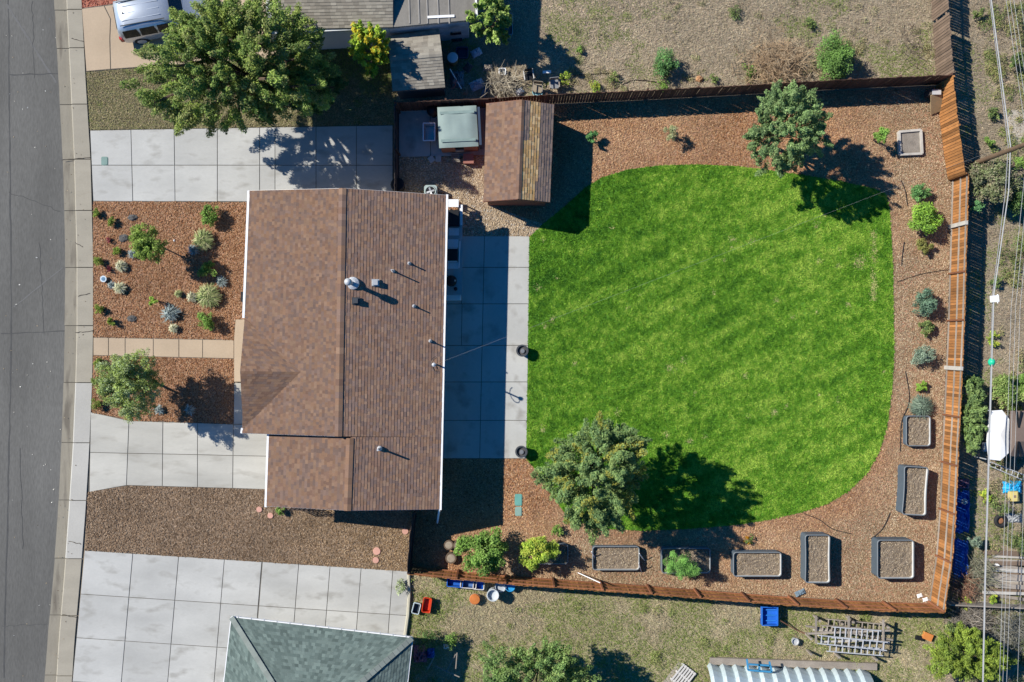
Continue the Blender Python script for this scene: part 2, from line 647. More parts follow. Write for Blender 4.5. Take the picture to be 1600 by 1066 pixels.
# concrete pad in the side yard
d = pad('side_yard_pad', [(621, 168), (706, 168), (706, 244), (622, 246)])
slab(d, [(621, 168), (672, 168), (673, 245), (622, 246)], conc_patio)
slab(d, [(672, 168), (760, 168), (760, 243), (673, 245)], conc_patio)

# ------------------------------------------------------------------ soft ground
FENCE_IN = [(617, 160), (757, 172), (868, 165), (1165, 150), (1300, 143), (1462, 136), (1478, 272), (1487, 275), (1484, 400), (1478, 560), (1472, 700), (1467, 800), (1460, 900), (1456, 944), (1380, 940), (1200, 929), (1000, 914), (800, 900), (640, 886), (638, 800), (690, 780), (690, 369), (690, 300), (617, 300)]
LAWN = [(827, 371), (845, 353), (880, 325), (915, 293), (940, 278), (980, 265.5), (1030, 259), (1090, 257.5), (1150, 260), (1200, 266), (1260, 275), (1320, 285), (1365, 295), (1383, 303), (1389, 325), (1392, 370), (1395, 430), (1396, 520), (1396, 570), (1392, 620), (1386, 665), (1374, 705), (1355, 738), (1325, 768), (1290, 788), (1250, 801), (1200, 812), (1150, 820), (1080, 826), (1000, 829), (930, 825), (885, 805), (860, 770), (840, 738), (822, 716), (825, 560)]
ROCKS = [(621, 246), (757, 244), (760, 300), (770, 322), (852, 352), (828, 369), (722, 369), (722, 318), (690, 300), (621, 300)]
PATIO = [(690, 368.5), (828, 369.5), (823, 717), (688, 717)]
SIDEPAD = [(621, 166), (760, 166), (760, 243), (622, 246)]
FRONT1 = [(146, 315), (400, 316), (400, 498), (369, 499), (366, 531), (146, 527)]
FRONT2 = [(146, 556), (366, 561), (365, 663), (202, 657.5), (180, 651), (144, 645)]
SOUTHBED = [(138, 769), (200, 759), (419, 765), (640, 780), (640, 893), (133, 860)]
NWGRASS = [(135, 113), (265, 103), (420, 92), (520, 70), (620, 60), (620, 195), (141, 203)]
NORTH = [(600, -120), (1475, -120), (1486, 118), (1300, 126), (1165, 134), (868, 150), (757, 156), (620, 162), (620, 60)]
SOUTH = [(638, 894), (800, 912), (1000, 926), (1200, 941), (1380, 952), (1475, 956), (1480, 1200), (640, 1200)]
ALLEY = [(1482, -120), (1700, -120), (1700, 1200), (1475, 1200), (1478, 940), (1498, 700), (1510, 400), (1505, 272), (1492, 118)]
REDG = [(127, -80), (330, -80), (330, -20), (250, -4), (128, 13)]

sheet('mulch_bed', FENCE_IN, .0, mulch_red)
sheet('lawn', LAWN, .03, lawn_m)
sheet('gravel_bed', ROCKS, .012, gravel_m)
sheet('front_bed', FRONT1, .004, mulch_red)
sheet('front_bed', FRONT2, .004, mulch_red)
sheet('side_bed', SOUTHBED, .004, mulch_dry)
sheet('red_gravel_bed', REDG, .006, redgravel_m)
sheet('grass_strip', NWGRASS, .002, M('thin_turf', (.17, .16, .07), .95, .25, .7, 16, .35, .4))
sheet('north_yard', NORTH, -.002, M('dry_yard', (.29, .235, .16), .95, .25, .5, 16, .35, .4))
sheet('south_yard', SOUTH, -.002, M('patchy_yard', (.30, .26, .15), .95, .25, .5, 16, .35, .4))
sheet('alley', ALLEY, -.006, M('alley_dirt', (.28, .23, .16), .95, .25, .5, 16, .35, .4))


def scatter(name, inc, exc, dens, ln, wd, tilt, zr, colfn, mat, lift=.02, px=True, blade=False):
    ip = [(p.x, p.y) for p in PA(inc)]
    x0 = min(p[0] for p in ip)
    x1 = max(p[0] for p in ip)
    y0 = min(p[1] for p in ip)
    y1 = max(p[1] for p in ip)
    n = int((x1 - x0) * (y1 - y0) * dens)
    x = R.uniform(x0, x1, n)
    y = R.uniform(y0, y1, n)
    k = inpoly(x, y, ip) & (np.abs(x) < 845 * S) & (np.abs(y) < 578 * S)
    for e in exc:
        k &= ~inpoly(x, y, [(p.x, p.y) for p in PA(e)])
    x = x[k]
    y = y[k]
    n = len(x)
    a = R.uniform(0, 2 * np.pi, n)
    t = R.normal(0, tilt, n) if not blade else R.uniform(tilt[0], tilt[1], n)
    L = ln * R.uniform(.55, 1.45, n)
    W = wd * R.uniform(.6, 1.4, n)
    roll = R.normal(0, .35, n)
    dx, dy, dz = np.cos(a) * np.cos(t), np.sin(a) * np.cos(t), np.sin(t)
    sx, sy, sz = -np.sin(a) * np.cos(roll), np.cos(a) * np.cos(roll), np.sin(roll)
    c = np.stack([x, y, np.full(n, zr) + R.uniform(0, lift, n)], 1)
    D = np.stack([dx, dy, dz], 1) * L[:, None]
    Sd = np.stack([sx, sy, sz], 1) * W[:, None] / 2
    q = np.empty((n, 4, 3))
    if blade:
        q[:, 0] = c - Sd
        q[:, 1] = c + Sd
        q[:, 2] = c + D + Sd * .25
        q[:, 3] = c + D - Sd * .25
    else:
        c[:, 2] += np.abs(dz) * L / 2
        q[:, 0] = c - D / 2 - Sd
        q[:, 1] = c + D / 2 - Sd * .8
        q[:, 2] = c + D / 2 + Sd
        q[:, 3] = c - D / 2 + Sd * .8
    return tag(quads_obj(name, q, colfn(x, y, n), mat), kind='stuff')


def pal(cols, wts=None):
    cols = np.array(cols)

    def f(x, y, n):
        w_ = None if wts is None else np.array(wts) / sum(wts)
        i = R.choice(len(cols), n, p=w_)
        return cols[i] * R.uniform(.75, 1.25, (n, 1))
    return f


RED = pal([(.48, .275, .145), (.39, .20, .10), (.54, .345, .195), (.23, .11, .055), (.60, .44, .28)], [4, 3, 3, 2, 1.2])
PALE = pal([(.43, .34, .225), (.36, .27, .165), (.50, .41, .285), (.24, .17, .105), (.56, .48, .36)], [4, 3, 3, 2, 1])


def yard_chip(x, y, n):
    a = RED(x, y, n)
    b = PALE(x, y, n)
    px = x / S + 800
    py = 533 - y / S
    m = fnoise(x, y, 3.2, 5) * 1.5 - .55
    m = m + np.clip((px - 1330) / 110, 0, .75) * (1) + np.clip((py - 790) / 110, 0, .7) + np.clip((px - 1440) / 40, 0, .3)
    m -= np.clip((900 - px) / 150, 0, .5)
    m = np.clip(m, 0, 1)[:, None]
    return (a * (1 - m) + b * m) * np.array([.94, .87, .80]) * (.56 + .5 * fnoise(x, y, 2.6, 15) + .3 * fnoise(x, y, .6, 17))[:, None]


scatter('mulch_chips', FENCE_IN, [LAWN, PATIO, ROCKS, SIDEPAD], 560, .07, .03, .18, .008, yard_chip, CHIP, .022)


def front_chip(x, y, n):
    return RED(x, y, n) * np.array([.70, .64, .62]) * (.66 + .42 * fnoise(x, y, 1.6, 16) + .28 * fnoise(x, y, .5, 18))[:, None]


scatter('mulch_chips', FRONT1, [], 560, .066, .03, .22, .01, front_chip, CHIP, .025)
scatter('mulch_chips', FRONT2, [], 560, .066, .03, .22, .01, front_chip, CHIP, .025)


def dry_chip(x, y, n):
    a = pal([(.32, .235, .165), (.24, .17, .115), (.39, .30, .22), (.16, .11, .075), (.45, .37, .29)], [4, 3, 3, 2, 1])(x, y, n)
    m = np.clip((x / S + 800 - 400) / 250, 0, 1)[:, None]
    g_ = fnoise(x, y, 1.5, 9)[:, None]
    return a * np.array([.92, .85, .76]) * (1 + m * np.array([.32, .30, .15])) * (.5 + .45 * g_ + .35 * fnoise(x, y, .4, 19)[:, None])


scatter('mulch_chips', SOUTHBED, [], 600, .064, .03, .24, .01, dry_chip, CHIP, .028)


def lawn_col(x, y, n):
    ca, sa = math.cos(math.radians(27)), math.sin(math.radians(27))
    u, v = x * ca + y * sa, -x * sa + y * ca
    big = fnoise(x, y, 4.0, 21)
    str_ = vnoise(u, v * 3.2, 1.5, 22) * .6 + vnoise(u, v * 2.6, .6, 23) * .4     # mowing streaks
    mow = np.sin(v * 2 * np.pi / 1.15 + 1.5 * big) * .5 + .5
    fine = vnoise(x, y, .13, 24) * .6 + vnoise(x, y, .3, 25) * .4
    px = x / S + 800
    m = .20 * big + .26 * str_ + .08 * mow + .46 * fine + .06 * np.clip((px - 1000) / 300, -1, 1) + R.normal(0, .05, n)
    m = np.clip((m - .27) / .47, 0, 1)[:, None]
    dk = np.array([.036, .12, .012])
    md = np.array([.128, .29, .022])
    lt = np.array([.34, .49, .07])
    c = np.where(m < .5, dk + (md - dk) * m * 2, md + (lt - md) * (m * 2 - 1))
    sp = np.random.default_rng(5)
    for _ in range(46):
        cx, cy = (sp.uniform(840, 1385) - 800) * S, (533 - sp.uniform(270, 700)) * S
        rr = sp.uniform(.04, .11) if sp.random() < .93 else sp.uniform(.18, .28)
        dd = np.exp(-((x - cx) ** 2 + (y - cy) ** 2) / (2 * rr * rr))
        kk = R.random(n) < dd * .7
        c[kk] = np.array([.46, .43, .19])
    dd = np.exp(-((x - (1364 - 800) * S) ** 2) / .02) * (np.abs((533 - y / S) - 415) < 55) * vnoise(x, y, .3, 77)
    c[R.random(n) < dd] = np.array([.45, .44, .17])
    return c * R.uniform(.75, 1.25, (n, 1))


scatter('lawn_grass', LAWN, [], 1130, .074, .032, (.1, .8), .03, lawn_col, BLADE, .02, blade=True)


def dry_col(gr, seed, base=(.40, .325, .20)):
    def f(x, y, n):
        m = fnoise(x, y, 2.4, seed) + .25 * (vnoise(x, y, .5, seed + 3) - .5)
        p = np.clip((m - (1 - gr)) / .18, 0, 1) * .8
        k = R.random(n) < p
        b = np.array(base) * R.uniform(.55, 1.3, (n, 1)) * (1 + .12 * R.normal(0, 1, (n, 3)) * np.array([.4, .2, .5]))
        b *= (.28 + .55 * fnoise(x, y, 3.0, seed + 7) + .35 * fnoise(x, y, .7, seed + 8) + .28 * vnoise(x, y, .14, seed + 9))[:, None]
        gcol = np.array([.21, .26, .07]) * R.uniform(.6, 1.4, (n, 1))
        b[k] = gcol[k]
        return np.clip(b, .01, .8)
    return f


scatter('dry_grass', NORTH, [], 420, .12, .022, (.1, .7), .0, dry_col(.40, 61, (.55, .455, .315)), BLADE, .02, blade=True)
scatter('dry_grass', SOUTH, [], 450, .12, .022, (.1, .8), .0, dry_col(.66, 71, (.53, .445, .29)), BLADE, .02, blade=True)
scatter('dry_grass', NWGRASS, [], 600, .09, .024, (.2, .9), .004, dry_col(.55, 81, (.42, .35, .21)), BLADE, .02, blade=True)
scatter('dry_grass', ALLEY, [], 320, .12, .022, (.1, .8), -.002, dry_col(.50, 91, (.48, .39, .27)), BLADE, .02, blade=True)


def pebbles(name, inc, exc, dens, r, z, colfn):
    ip = [(p.x, p.y) for p in PA(inc)]
    xs_ = [p[0] for p in ip]
    ys_ = [p[1] for p in ip]
    n = int((max(xs_) - min(xs_)) * (max(ys_) - min(ys_)) * dens)
    x = R.uniform(min(xs_), max(xs_), n)
    y = R.uniform(min(ys_), max(ys_), n)
    k = inpoly(x, y, ip) & (np.abs(x) < 845 * S) & (np.abs(y) < 578 * S)
    for e in exc:
        k &= ~inpoly(x, y, [(p.x, p.y) for p in PA(e)])
    x, y = x[k], y[k]
    n = len(x)
    rr = r * R.uniform(.5, 1.5, n)
    a = R.uniform(0, 6.28, n)
    top = np.stack([x + R.normal(0, .2, n) * rr, y + R.normal(0, .2, n) * rr, z + rr * .9], 1)
    ring = [np.stack([x + np.cos(a + i * np.pi / 2) * rr * (1.25 if i % 2 else .85), y + np.sin(a + i * np.pi / 2) * rr * (1.25 if i % 2 else .85), np.full(n, z)], 1) for i in range(4)]
    q = np.concatenate([np.stack([ring[i], ring[(i + 1) % 4], top, top], 1) for i in range(4)])
    # keep proper quads: split top corner slightly
    q[:, 2] += (q[:, 1] - q[:, 2]) * .25
    q[:, 3] += (q[:, 0] - q[:, 3]) * .25
    c = colfn(x, y, n)
    return tag(quads_obj(name, q, np.concatenate([c] * 4), PEB), kind='stuff')


pebbles('gravel', ROCKS, [], 420, .034, .012, pal([(.46, .36, .24), (.36, .27, .17), (.54, .45, .33), (.30, .22, .15), (.5, .47, .42)], [4, 3, 3, 2, 1]))
pebbles('red_gravel', REDG, [], 420, .034, .006, pal([(.48, .17, .11), (.36, .12, .08), (.55, .26, .18)]))



# ------------------------------------------------------------------ shingled roofs
def shingles(mb_q, mb_c, e0, e1, r0, r1, colfn, expo=.15, wmin=.12, wmax=.27, th=.014):
    """e0-e1 eave edge, r0-r1 upper edge. appends quads/colours"""
    e0, e1, r0, r1 = map(Vector, (e0, e1, r0, r1))
    nrm = (e1 - e0 if (e1 - e0).length > .01 else r1 - r0).cross((r0 + r1) / 2 - (e0 + e1) / 2)
    nrm.normalize()
    if nrm.z < 0:
        nrm = -nrm
    hgt = ((r0 + r1) / 2 - (e0 + e1) / 2).length
    nc = max(1, int(round(hgt / expo)))
    for i in range(nc):
        v0, v1 = i / nc, (i + 1) / nc
        a0, b0 = e0.lerp(r0, v0), e1.lerp(r1, v0)
        a1, b1 = e0.lerp(r0, v1), e1.lerp(r1, v1)
        L = max((b0 - a0).length, (b1 - a1).length)
        t = 0.
        first = True
        while t < L - 1e-6:
            wd = random.uniform(wmin, wmax)
            if first:
                wd *= random.random()
                first = False
            if L - (t + wd) < .05:
                wd = L - t
            u0, u1 = t / L, min(1, (t + wd) / L)
            p = a0.lerp(b0, u0) + nrm * th
            q = a0.lerp(b0, u1) + nrm * th
            r = a1.lerp(b1, u1) + nrm * .003
            s_ = a1.lerp(b1, u0) + nrm * .003
            col = colfn((u0 + u1) / 2, (v0 + v1) / 2)
            jit = nrm * random.uniform(-.004, .005)
            p = p + jit
            q = q + jit
            mb_q.append((p, q, r, s_))
            mb_c.append(col)
            mb_q.append((p - nrm * (th + .002), q - nrm * (th + .002), q, p))
            mb_c.append(col)
            t += wd


def roof_obj(name, q, c, parent, base_quads, base_mat):
    arr = np.array([[tuple(v) for v in f] for f in q])
    o = quads_obj(name, arr, np.array(c), SHIN, parent)
    o['kind'] = 'stuff'
    mb = MB()
    for bq in base_quads:
        mb.add([Vector(v) - Vector((0, 0, .012)) for v in bq], [tuple(range(len(bq)))])
    mb.build('roof_deck', base_mat, parent)
    return o


deck_br = M('roof_deck_brown', (.14, .085, .06), .9, .1, 2, 20, .1)
deck_gr = M('roof_deck_grey', (.13, .13, .12), .9, .1, 2, 20, .1)
BR = [(.182, .112, .077), (.158, .095, .067), (.20, .127, .085), (.14, .094, .075), (.19, .113, .072), (.165, .109, .084)]
_cl = {}


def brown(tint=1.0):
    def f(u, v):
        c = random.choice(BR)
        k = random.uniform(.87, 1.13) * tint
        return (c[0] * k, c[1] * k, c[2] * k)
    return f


def ridge_strip(name, a, b, wd, hh, mat_cols, parent, drop):
    """raised ridge vent: two sloping caps with vertical edges, in short cap pieces"""
    a, b = Vector(a), Vector(b)
    d = (b - a)
    L = d.length
    d.normalize()
    s_ = Vector((d.y, -d.x, 0)).normalized()
    n = int(L / .3)
    q = []
    c = []
    for i in range(n):
        p0 = a + d * (L * i / n)
        p1 = a + d * (L * (i + 1) / n)
        col = mat_cols(0, 0)
        lift = Vector((0, 0, hh + random.uniform(0, .006)))
        for sg in (-1, 1):
            o0 = p0 + s_ * sg * wd / 2 + Vector((0, 0, -drop)) + lift
            o1 = p1 + s_ * sg * wd / 2 + Vector((0, 0, -drop)) + lift
            q.append((p0 + lift, p1 + lift, o1, o0))
            c.append(col)
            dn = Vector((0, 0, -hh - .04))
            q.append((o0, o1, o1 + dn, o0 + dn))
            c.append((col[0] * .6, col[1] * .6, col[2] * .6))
    for p in (a, b):
        pass
    return quads_obj(name, np.array([[tuple(v) for v in f] for f in q]), np.array(c), SHIN, parent)


# ---- main house
EZ, RZ, GZ = 2.7, 4.35, 4.15
hs = empty('ranch_house', P(540, 545), 'large house with brown shingled roof and white gutters in the middle of the lot', 'house')
nw, nr, ne = P(390, 298, EZ), P(540, 294.5, RZ), P(697, 305, EZ)
sw, sr = P(378.5, 677, EZ), P(533.5, 682, RZ)
se = P(686.5, 796, EZ)
emid = P(689.5, 683, EZ)
gr0, gr1 = P(551.5, 683, GZ), P(547.5, 798, GZ)
gw0, gw1 = P(420.5, 678, EZ), P(416.5, 791, EZ)
q, c = [], []
shingles(q, c, nw, sw, nr, sr, brown(), wmin=.10, wmax=.22)
shingles(q, c, ne, emid, nr, sr, brown(1.5))  # east slopes: same shingles, colour lightened to make up for grazing sun
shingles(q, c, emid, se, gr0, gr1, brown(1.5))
shingles(q, c, gw0, gw1, gr0, gr1, brown())
# little porch gable on the front
pz = 3.62
pa, pe = P(375.5, 580, pz), P(478, 581.5, pz + .01)
up = Vector((0, 0, .03))
pn = P(382.5, 499, EZ) + up
ps = P(380.0, 669, EZ) + up
shingles(q, c, ps, ps + Vector((.04, 0, 0)), pa + up, pe + up, brown(.9))  # south side: shade of this slope put into a darker shingle colour
shingles(q, c, pn, pn + Vector((.04, 0, 0)), pa + up, pe + up, brown())
roof_obj('roof', q, c, hs, [(nw, sw, sr, nr), (ne, nr, sr, emid), (emid, gr0, gr1, se), (gw0, gw1, gr1, gr0), (ps - up * .7, pa + up * .3, pe + up * .3), (pn - up * .7, pe + up * .3, pa + up * .3)], deck_br)
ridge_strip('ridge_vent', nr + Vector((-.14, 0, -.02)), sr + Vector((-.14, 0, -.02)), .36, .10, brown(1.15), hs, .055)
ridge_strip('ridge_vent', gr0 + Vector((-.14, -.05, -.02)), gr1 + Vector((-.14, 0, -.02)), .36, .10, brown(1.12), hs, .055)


def edge_board(name, a, b, wd, ht, mat, parent, dz=0, off=0):
    a, b = Vector(a), Vector(b)
    d_ = (b - a).normalized()
    s_ = Vector((d_.y, -d_.x, 0)).normalized() * off
    mb = MB()
    mb.bar(a + s_ + Vector((0, 0, dz)), b + s_ + Vector((0, 0, dz)), wd, ht)
    return mb.build(name, mat, parent)


edge_board('gutter', ne + Vector((.05, .03, 0)), se + Vector((.05, -.03, 0)), .11, .12, white_m, hs, -.05)
edge_board('gutter', nw + Vector((-.05, 0, 0)), pn + Vector((-.06, .06, 0)), .11, .12, white_m, hs, -.05)
edge_board('gutter', ps + Vector((-.05, 0, 0)), sw + Vector((-.05, 0, 0)), .10, .12, white_m, hs, -.06)
edge_board('gutter', gw0 + Vector((-.05, 0, 0)), gw1 + Vector((-.05, -.05, 0)), .11, .12, white_m, hs, -.05)
for a, b in ((nw, nr), (nr, ne), (gw1, gr1), (gr1, se), (sw, sr)):
    edge_board('fascia', a, b, .03, .16, white_m, hs, -.11, 0)
mb = MB()
mb.bar(P(686.5, 797, 2.6), P(683.5, 816, 1.0), .09, .07)
mb.bar(P(683.5, 816, 1.0), P(683.5, 817, .1), .09, .07)
mb.build('downspout', white_m, hs)
# walls (under the eaves)
wl = MB()
ins = .4


def inset(v, dx, dy):
    return (v.x + dx, v.y + dy)


poly = [inset(nw, ins, -ins), inset(ne, -ins, -ins), inset(se, -ins, ins), inset(gw1, ins, ins), inset(gw0, ins, 0), inset(sw, ins, ins)]
wl.prism(poly, -.02, 2.58)
wl.build('wall', sid2_m, hs)


# roof fittings
def roofz(x, y):
    """height of main east slope under a world x,y"""
    t = (x - nr.x) / (ne.x - nr.x)
    return RZ + (EZ - RZ) * t


def fix_on_roof(px, py, hgt):
    z = 4.0
    for _ in range(8):
        p = P(px, py, z)
        z = roofz(p.x, p.y) + hgt
    p = P(px, py, z)
    return p.x, p.y, roofz(p.x, p.y)


def pipe(px, py, hgt, r, mat=galv):
    x, y, z = fix_on_roof(px, py, hgt)
    mb = MB()
    mb.tube([(x, y, z - .05), (x, y, z + hgt)], r, 10)
    o = mb.build('vent_pipe', mat, hs)
    mb = MB()
    mb.lathe((x, y, z), [(r * 2.6, -.04), (r * 2.4, .03), (r * 1.2, .10)], 12)
    mb.build('flashing', galv, hs)
    return o


for a in ((638, 410.5, .38, .035), (611.5, 422, .62, .035), (645.5, 478, .36, .035), (671, 533, .42, .035), (590, 703.5, .62, .05)):
    pipe(*a)
x, y, z = fix_on_roof(543.5, 440.5, .95)
mb = MB()
mb.tube([(x, y, z - .05), (x, y, z + .75)], .10, 12)
mb.lathe((x, y, z + .75), [(.10, 0), (.17, .03), (.17, .22), (.06, .30)], 14)
mb.build('flue_pipe', galv, hs, True)
mb = MB()
mb.lathe((x + .05, y, z - .03), [(.32, -.05), (.30, .05), (.16, .12)], 14)
mb.build('flashing', galv, hs)
for px, py in ((586, 441.5), (555, 470)):
    x, y, z = fix_on_roof(px, py, .15)
    mb = MB()
    mb.box((x, y, z + .03), (.36, .34, .05), ry=math.radians(15))
    mb.box((x, y, z + .12), (.24, .24, .14), ry=math.radians(8))
    mb.build('box_vent', dgrey_m if px < 570 else galv, hs)
# service mast with drip loop
mx, my, mz = fix_on_roof(678, 570, .9)
mb = MB()
mb.tube([(mx, my, 1.5), (mx, my, mz + .85)], .04, 10)
mb.lathe((mx, my, mz + .85), [(.05, 0), (.10, .02), (.10, .10), (.03, .15)], 10)
mb.build('service_mast', galv, hs)
mb = MB()
loop = [(mx + .05 + .28 * math.sin(t) * (t / 6.3), my + .25 * math.cos(t) - .25 + .06 * t, mz + .85 - .06 * t) for t in np.linspace(0, 6.3, 18)]
mb.tube(loop, .013, 5)
mb.tube([(p[0] + .06, p[1] - .05, p[2] - .05) for p in loop], .013, 5)
mb.build('drip_loop', black_m, hs)
mb = MB()
b_ = P(380, 464, 2.0)
mb.box((b_.x, b_.y, 1.9), (.2, .5, .35))
mb.build('wall_box', black_m, hs)

# ------------------------------------------------------------------ other buildings
# brown shed
sh = empty('garden_shed', P(812, 240), 'garden shed with brown roof and a paler yellow strip of shingles beside the lawn', 'shed')
sz, srz = 1.95, 2.85
w0, w1 = P(760, 162, sz), P(755.5, 315, sz)
r0, r1 = P(815.5, 156, srz), P(810, 311, srz)
e0, e1 = P(865.5, 163.5, sz), P(859, 316, sz)


def shed_east(u, v):
    # v 0 at the eave, 1 at the ridge; u 0 at the north end
    yel = False
    if .44 < v < .76:
        yel = not (v < .52 and u > .82) 
    elif v >= .76:
        yel = u > (.42 if v < .88 else .27)
    k = random.uniform(.85, 1.15)
    if yel:
        c_ = random.choice([(.70, .43, .18), (.62, .36, .14), (.76, .50, .24), (.54, .32, .15)])
    else:
        c_ = random.choice([(.28, .20, .155), (.24, .17, .14), (.32, .22, .16)])
    return tuple(x_ * k for x_ in c_)


q, c = [], []
shingles(q, c, w0, w1, r0, r1, brown(1.05), wmin=.10, wmax=.22)
shingles(q, c, e0, e1, r0, r1, shed_east)
roof_obj('roof', q, c, sh, [(w0, w1, r1, r0), (e0, r0, r1, e1)], deck_br)
ridge_strip('ridge_cap', r0, r1, .28, .012, brown(1.05), sh, .07)
mb = MB()
i_ = .18
pl = [(w0.x + i_, w0.y - i_), (e0.x - i_, e0.y - i_), (e1.x - i_, e1.y + .1), (w1.x + i_, w1.y + .1)]
mb.prism(pl, 0, sz - .06)
mb.build('wall', redwood, sh)
for (a, b, r_, sy) in ((w1, e1, r1, .10), (w0, e0, r0, -i_)):
    mb = MB()
    mb.add([(a.x + i_, a.y + sy, sz - .06), (b.x - i_, b.y + sy, sz - .06), (r_.x, r_.y + sy, srz - .06)], [(0, 1, 2)])
    mb.build('gable_wall', redwood, sh)
for a, b in ((w1, r1), (r1, e1), (w0, r0), (r0, e0)):
    edge_board('fascia', a, b, .03, .12, redwood, sh, -.08)

# north neighbour's grey shed
sh = empty('grey_shed', P(650, 100), 'small grey shingled shed beside the yellow-green tree, behind the fence', 'shed')
GY = [(.27, .245, .20), (.24, .215, .175), (.295, .27, .22), (.215, .195, .16)]


def grey(u, v):
    c_ = random.choice(GY)
    k = random.uniform(.88, 1.12)
    return tuple(x_ * k for x_ in c_)


n0, n1 = P(606.5, 57, 2.0), P(686, 46, 2.0)
m0, m1 = P(609, 91, 2.45), P(690.5, 84, 2.45)
s0, s1 = P(613.5, 142.5, 1.95), P(695.5, 136.5, 1.95)
q, c = [], []
shingles(q, c, n0, n1, m0, m1, grey, wmin=.24, wmax=.30, th=.022)
shingles(q, c, s0, s1, m0, m1, grey, wmin=.24, wmax=.30, th=.022)
roof_obj('roof', q, c, sh, [(n0, n1, m1, m0), (s0, m0, m1, s1)], deck_gr)
ridge_strip('ridge_cap', m0, m1, .26, .02, grey, sh, .03)
mb = MB()
mb.prism([(n0.x + .12, n0.y - .15), (n1.x - .12, n1.y - .15), (s1.x - .12, s1.y + .12), (s0.x + .12, s0.y + .12)], 0, 1.9)
mb.build('wall', M('dark_grey_wall', (.12, .125, .13), .8, .1, 2, 12, .1), sh)
edge_board('fascia', s0, s1, .03, .10, weath_br, sh, -.06)

# north neighbour's house
nh = empty('neighbour_house', P(600, 0), 'pale house with weathered grey roof beyond the big tree', 'house')
a0, a1 = P(424, 46, 2.7), P(614, 42.5, 2.7)
b0, b1 = P(424, -150, 4.4), P(614, -150, 4.4)
c0, c1 = P(614, 42.5, 2.7), P(748.5, 30, 2.7)
d0, d1 = P(614, -150, 2.95), P(748.5, -150, 2.95)
q, c = [], []
shingles(q, c, a0, a1, b0, b1, grey, wmin=.24, wmax=.30, th=.022)
roof_obj('roof', q, c, nh, [(a0, a1, b1, b0)], deck_gr)
mb = MB()
mb.add([c0, c1, d1, d0, c0 - Vector((0, 0, .1)), c1 - Vector((0, 0, .1)), d1 - Vector((0, 0, .1))], [(0, 1, 2, 3), (0, 4, 5, 1), (1, 5, 6, 2)])
mb.build('flat_roof', M('rolled_roofing', (.21, .195, .17), .9, .25, .9, 14, .2, .1, streak=(2, .6, 1)), nh)
for px in (640, 655, 668, 685, 702):
    mb = MB()
    p0 = P(px, 37, 2.72)
    p1 = P(px - 3, -60, 2.86)
    mb.bar(p0, p1, .06, .03)
    mb.build('roof_seam', M('seam_tar', (.30, .28, .25), .8, .1, 2, 12, .1), nh)
mb = MB()
mb.bar(P(742, -30, 2.85), P(745, 27, 2.75), .10, .03)
mb.bar(P(668, 27, 2.75), P(710, 25, 2.75), .12, .03)
mb.build('metal_flashing', white_m, nh)
wal = M('white_wall', (.60, .62, .63), .6, .05, 1, 8, .05)
mb = MB()
pA, pB = P(437, 81), P(617, 72)
mb.prism([(pA.x, pA.y), (pB.x, pB.y), (pB.x, pB.y + 12), (pA.x, pA.y + 12)], -.03, 2.62)
mb.build('wall', wal, nh)
mb = MB()
pA, pB = P(617.5, 72), P(733, 60)
mb.prism([(pA.x, pA.y), (pB.x, pB.y), (pB.x, pB.y + 12), (pA.x, pA.y + 12)], -.03, 2.62)
mb.build('wall', M('block_wall', (.45, .47, .50), .8, .2, 2.5, 6, .25), nh)
edge_board('fascia', a0, a1, .03, .14, weath, nh, -.10)
edge_board('fascia', c0, c1, .03, .14, weath, nh, -.10)
for px, py, z in ((712, 40, 2.0), (714, 51, 1.0)):
    mb = MB()
    p = P(px, py + 2, z)
    mb.box((p.x, pA.y - .03, z), (.55, .05, .35), rz=math.radians(5))
    mb.build('window', glass_m, nh)

# south neighbour's house: hip roof
sn = empty('hip_roof_house', P(490, 1150), 'house with grey-green hipped roof beside the wide driveway', 'house')
SL = [(.118, .155, .138), (.094, .125, .112), (.148, .19, .168), (.128, .166, .148)]


def slate(u, v):
    c_ = random.choice(SL)
    k = random.uniform(.85, 1.15)
    return tuple(x_ * k for x_ in c_)


A, B = P(362, 964.5, 2.4), P(644, 997, 2.4)
ex = (B - A).normalized()
ey = Vector((ex.y, -ex.x, 0))
Wd = (B - A).length
Lg = 14.0
hw = Wd / 2
rise = hw * .36
Cc, Dd = A + ey * Lg, B + ey * Lg
R0 = A + ex * hw + ey * hw + Vector((0, 0, rise))
R1 = A + ex * hw + ey * (Lg - hw) + Vector((0, 0, rise))
q, c = [], []
eps = ex * .02
shingles(q, c, A, B, R0 - eps, R0 + eps, slate, wmin=.13, wmax=.22, th=.014)
shingles(q, c, A, Cc, R0, R1, slate, wmin=.13, wmax=.22, th=.014)
shingles(q, c, B, Dd, R0, R1, slate, wmin=.13, wmax=.22, th=.014)
shingles(q, c, Cc, Dd, R1 - eps, R1 + eps, slate, wmin=.13, wmax=.22, th=.014)
roof_obj('roof', q, c, sn, [(A, B, R0), (A, R0, R1, Cc), (B, Dd, R1, R0), (Cc, R1, Dd)], deck_gr)


def hipcap(a, b):
    a, b = Vector(a), Vector(b)
    n = int((b - a).length / .28)
    mb = MB()
    for i in range(n):
        p0, p1 = a.lerp(b, i / n), a.lerp(b, (i + 1.05) / n)
        k = random.uniform(.9, 1.15)
        mb.bar(p0 + Vector((0, 0, .045)), p1 + Vector((0, 0, .03)), .26, .03, (.20 * k, .225 * k, .20 * k))
    mb.build('hip_cap', SHIN, sn)


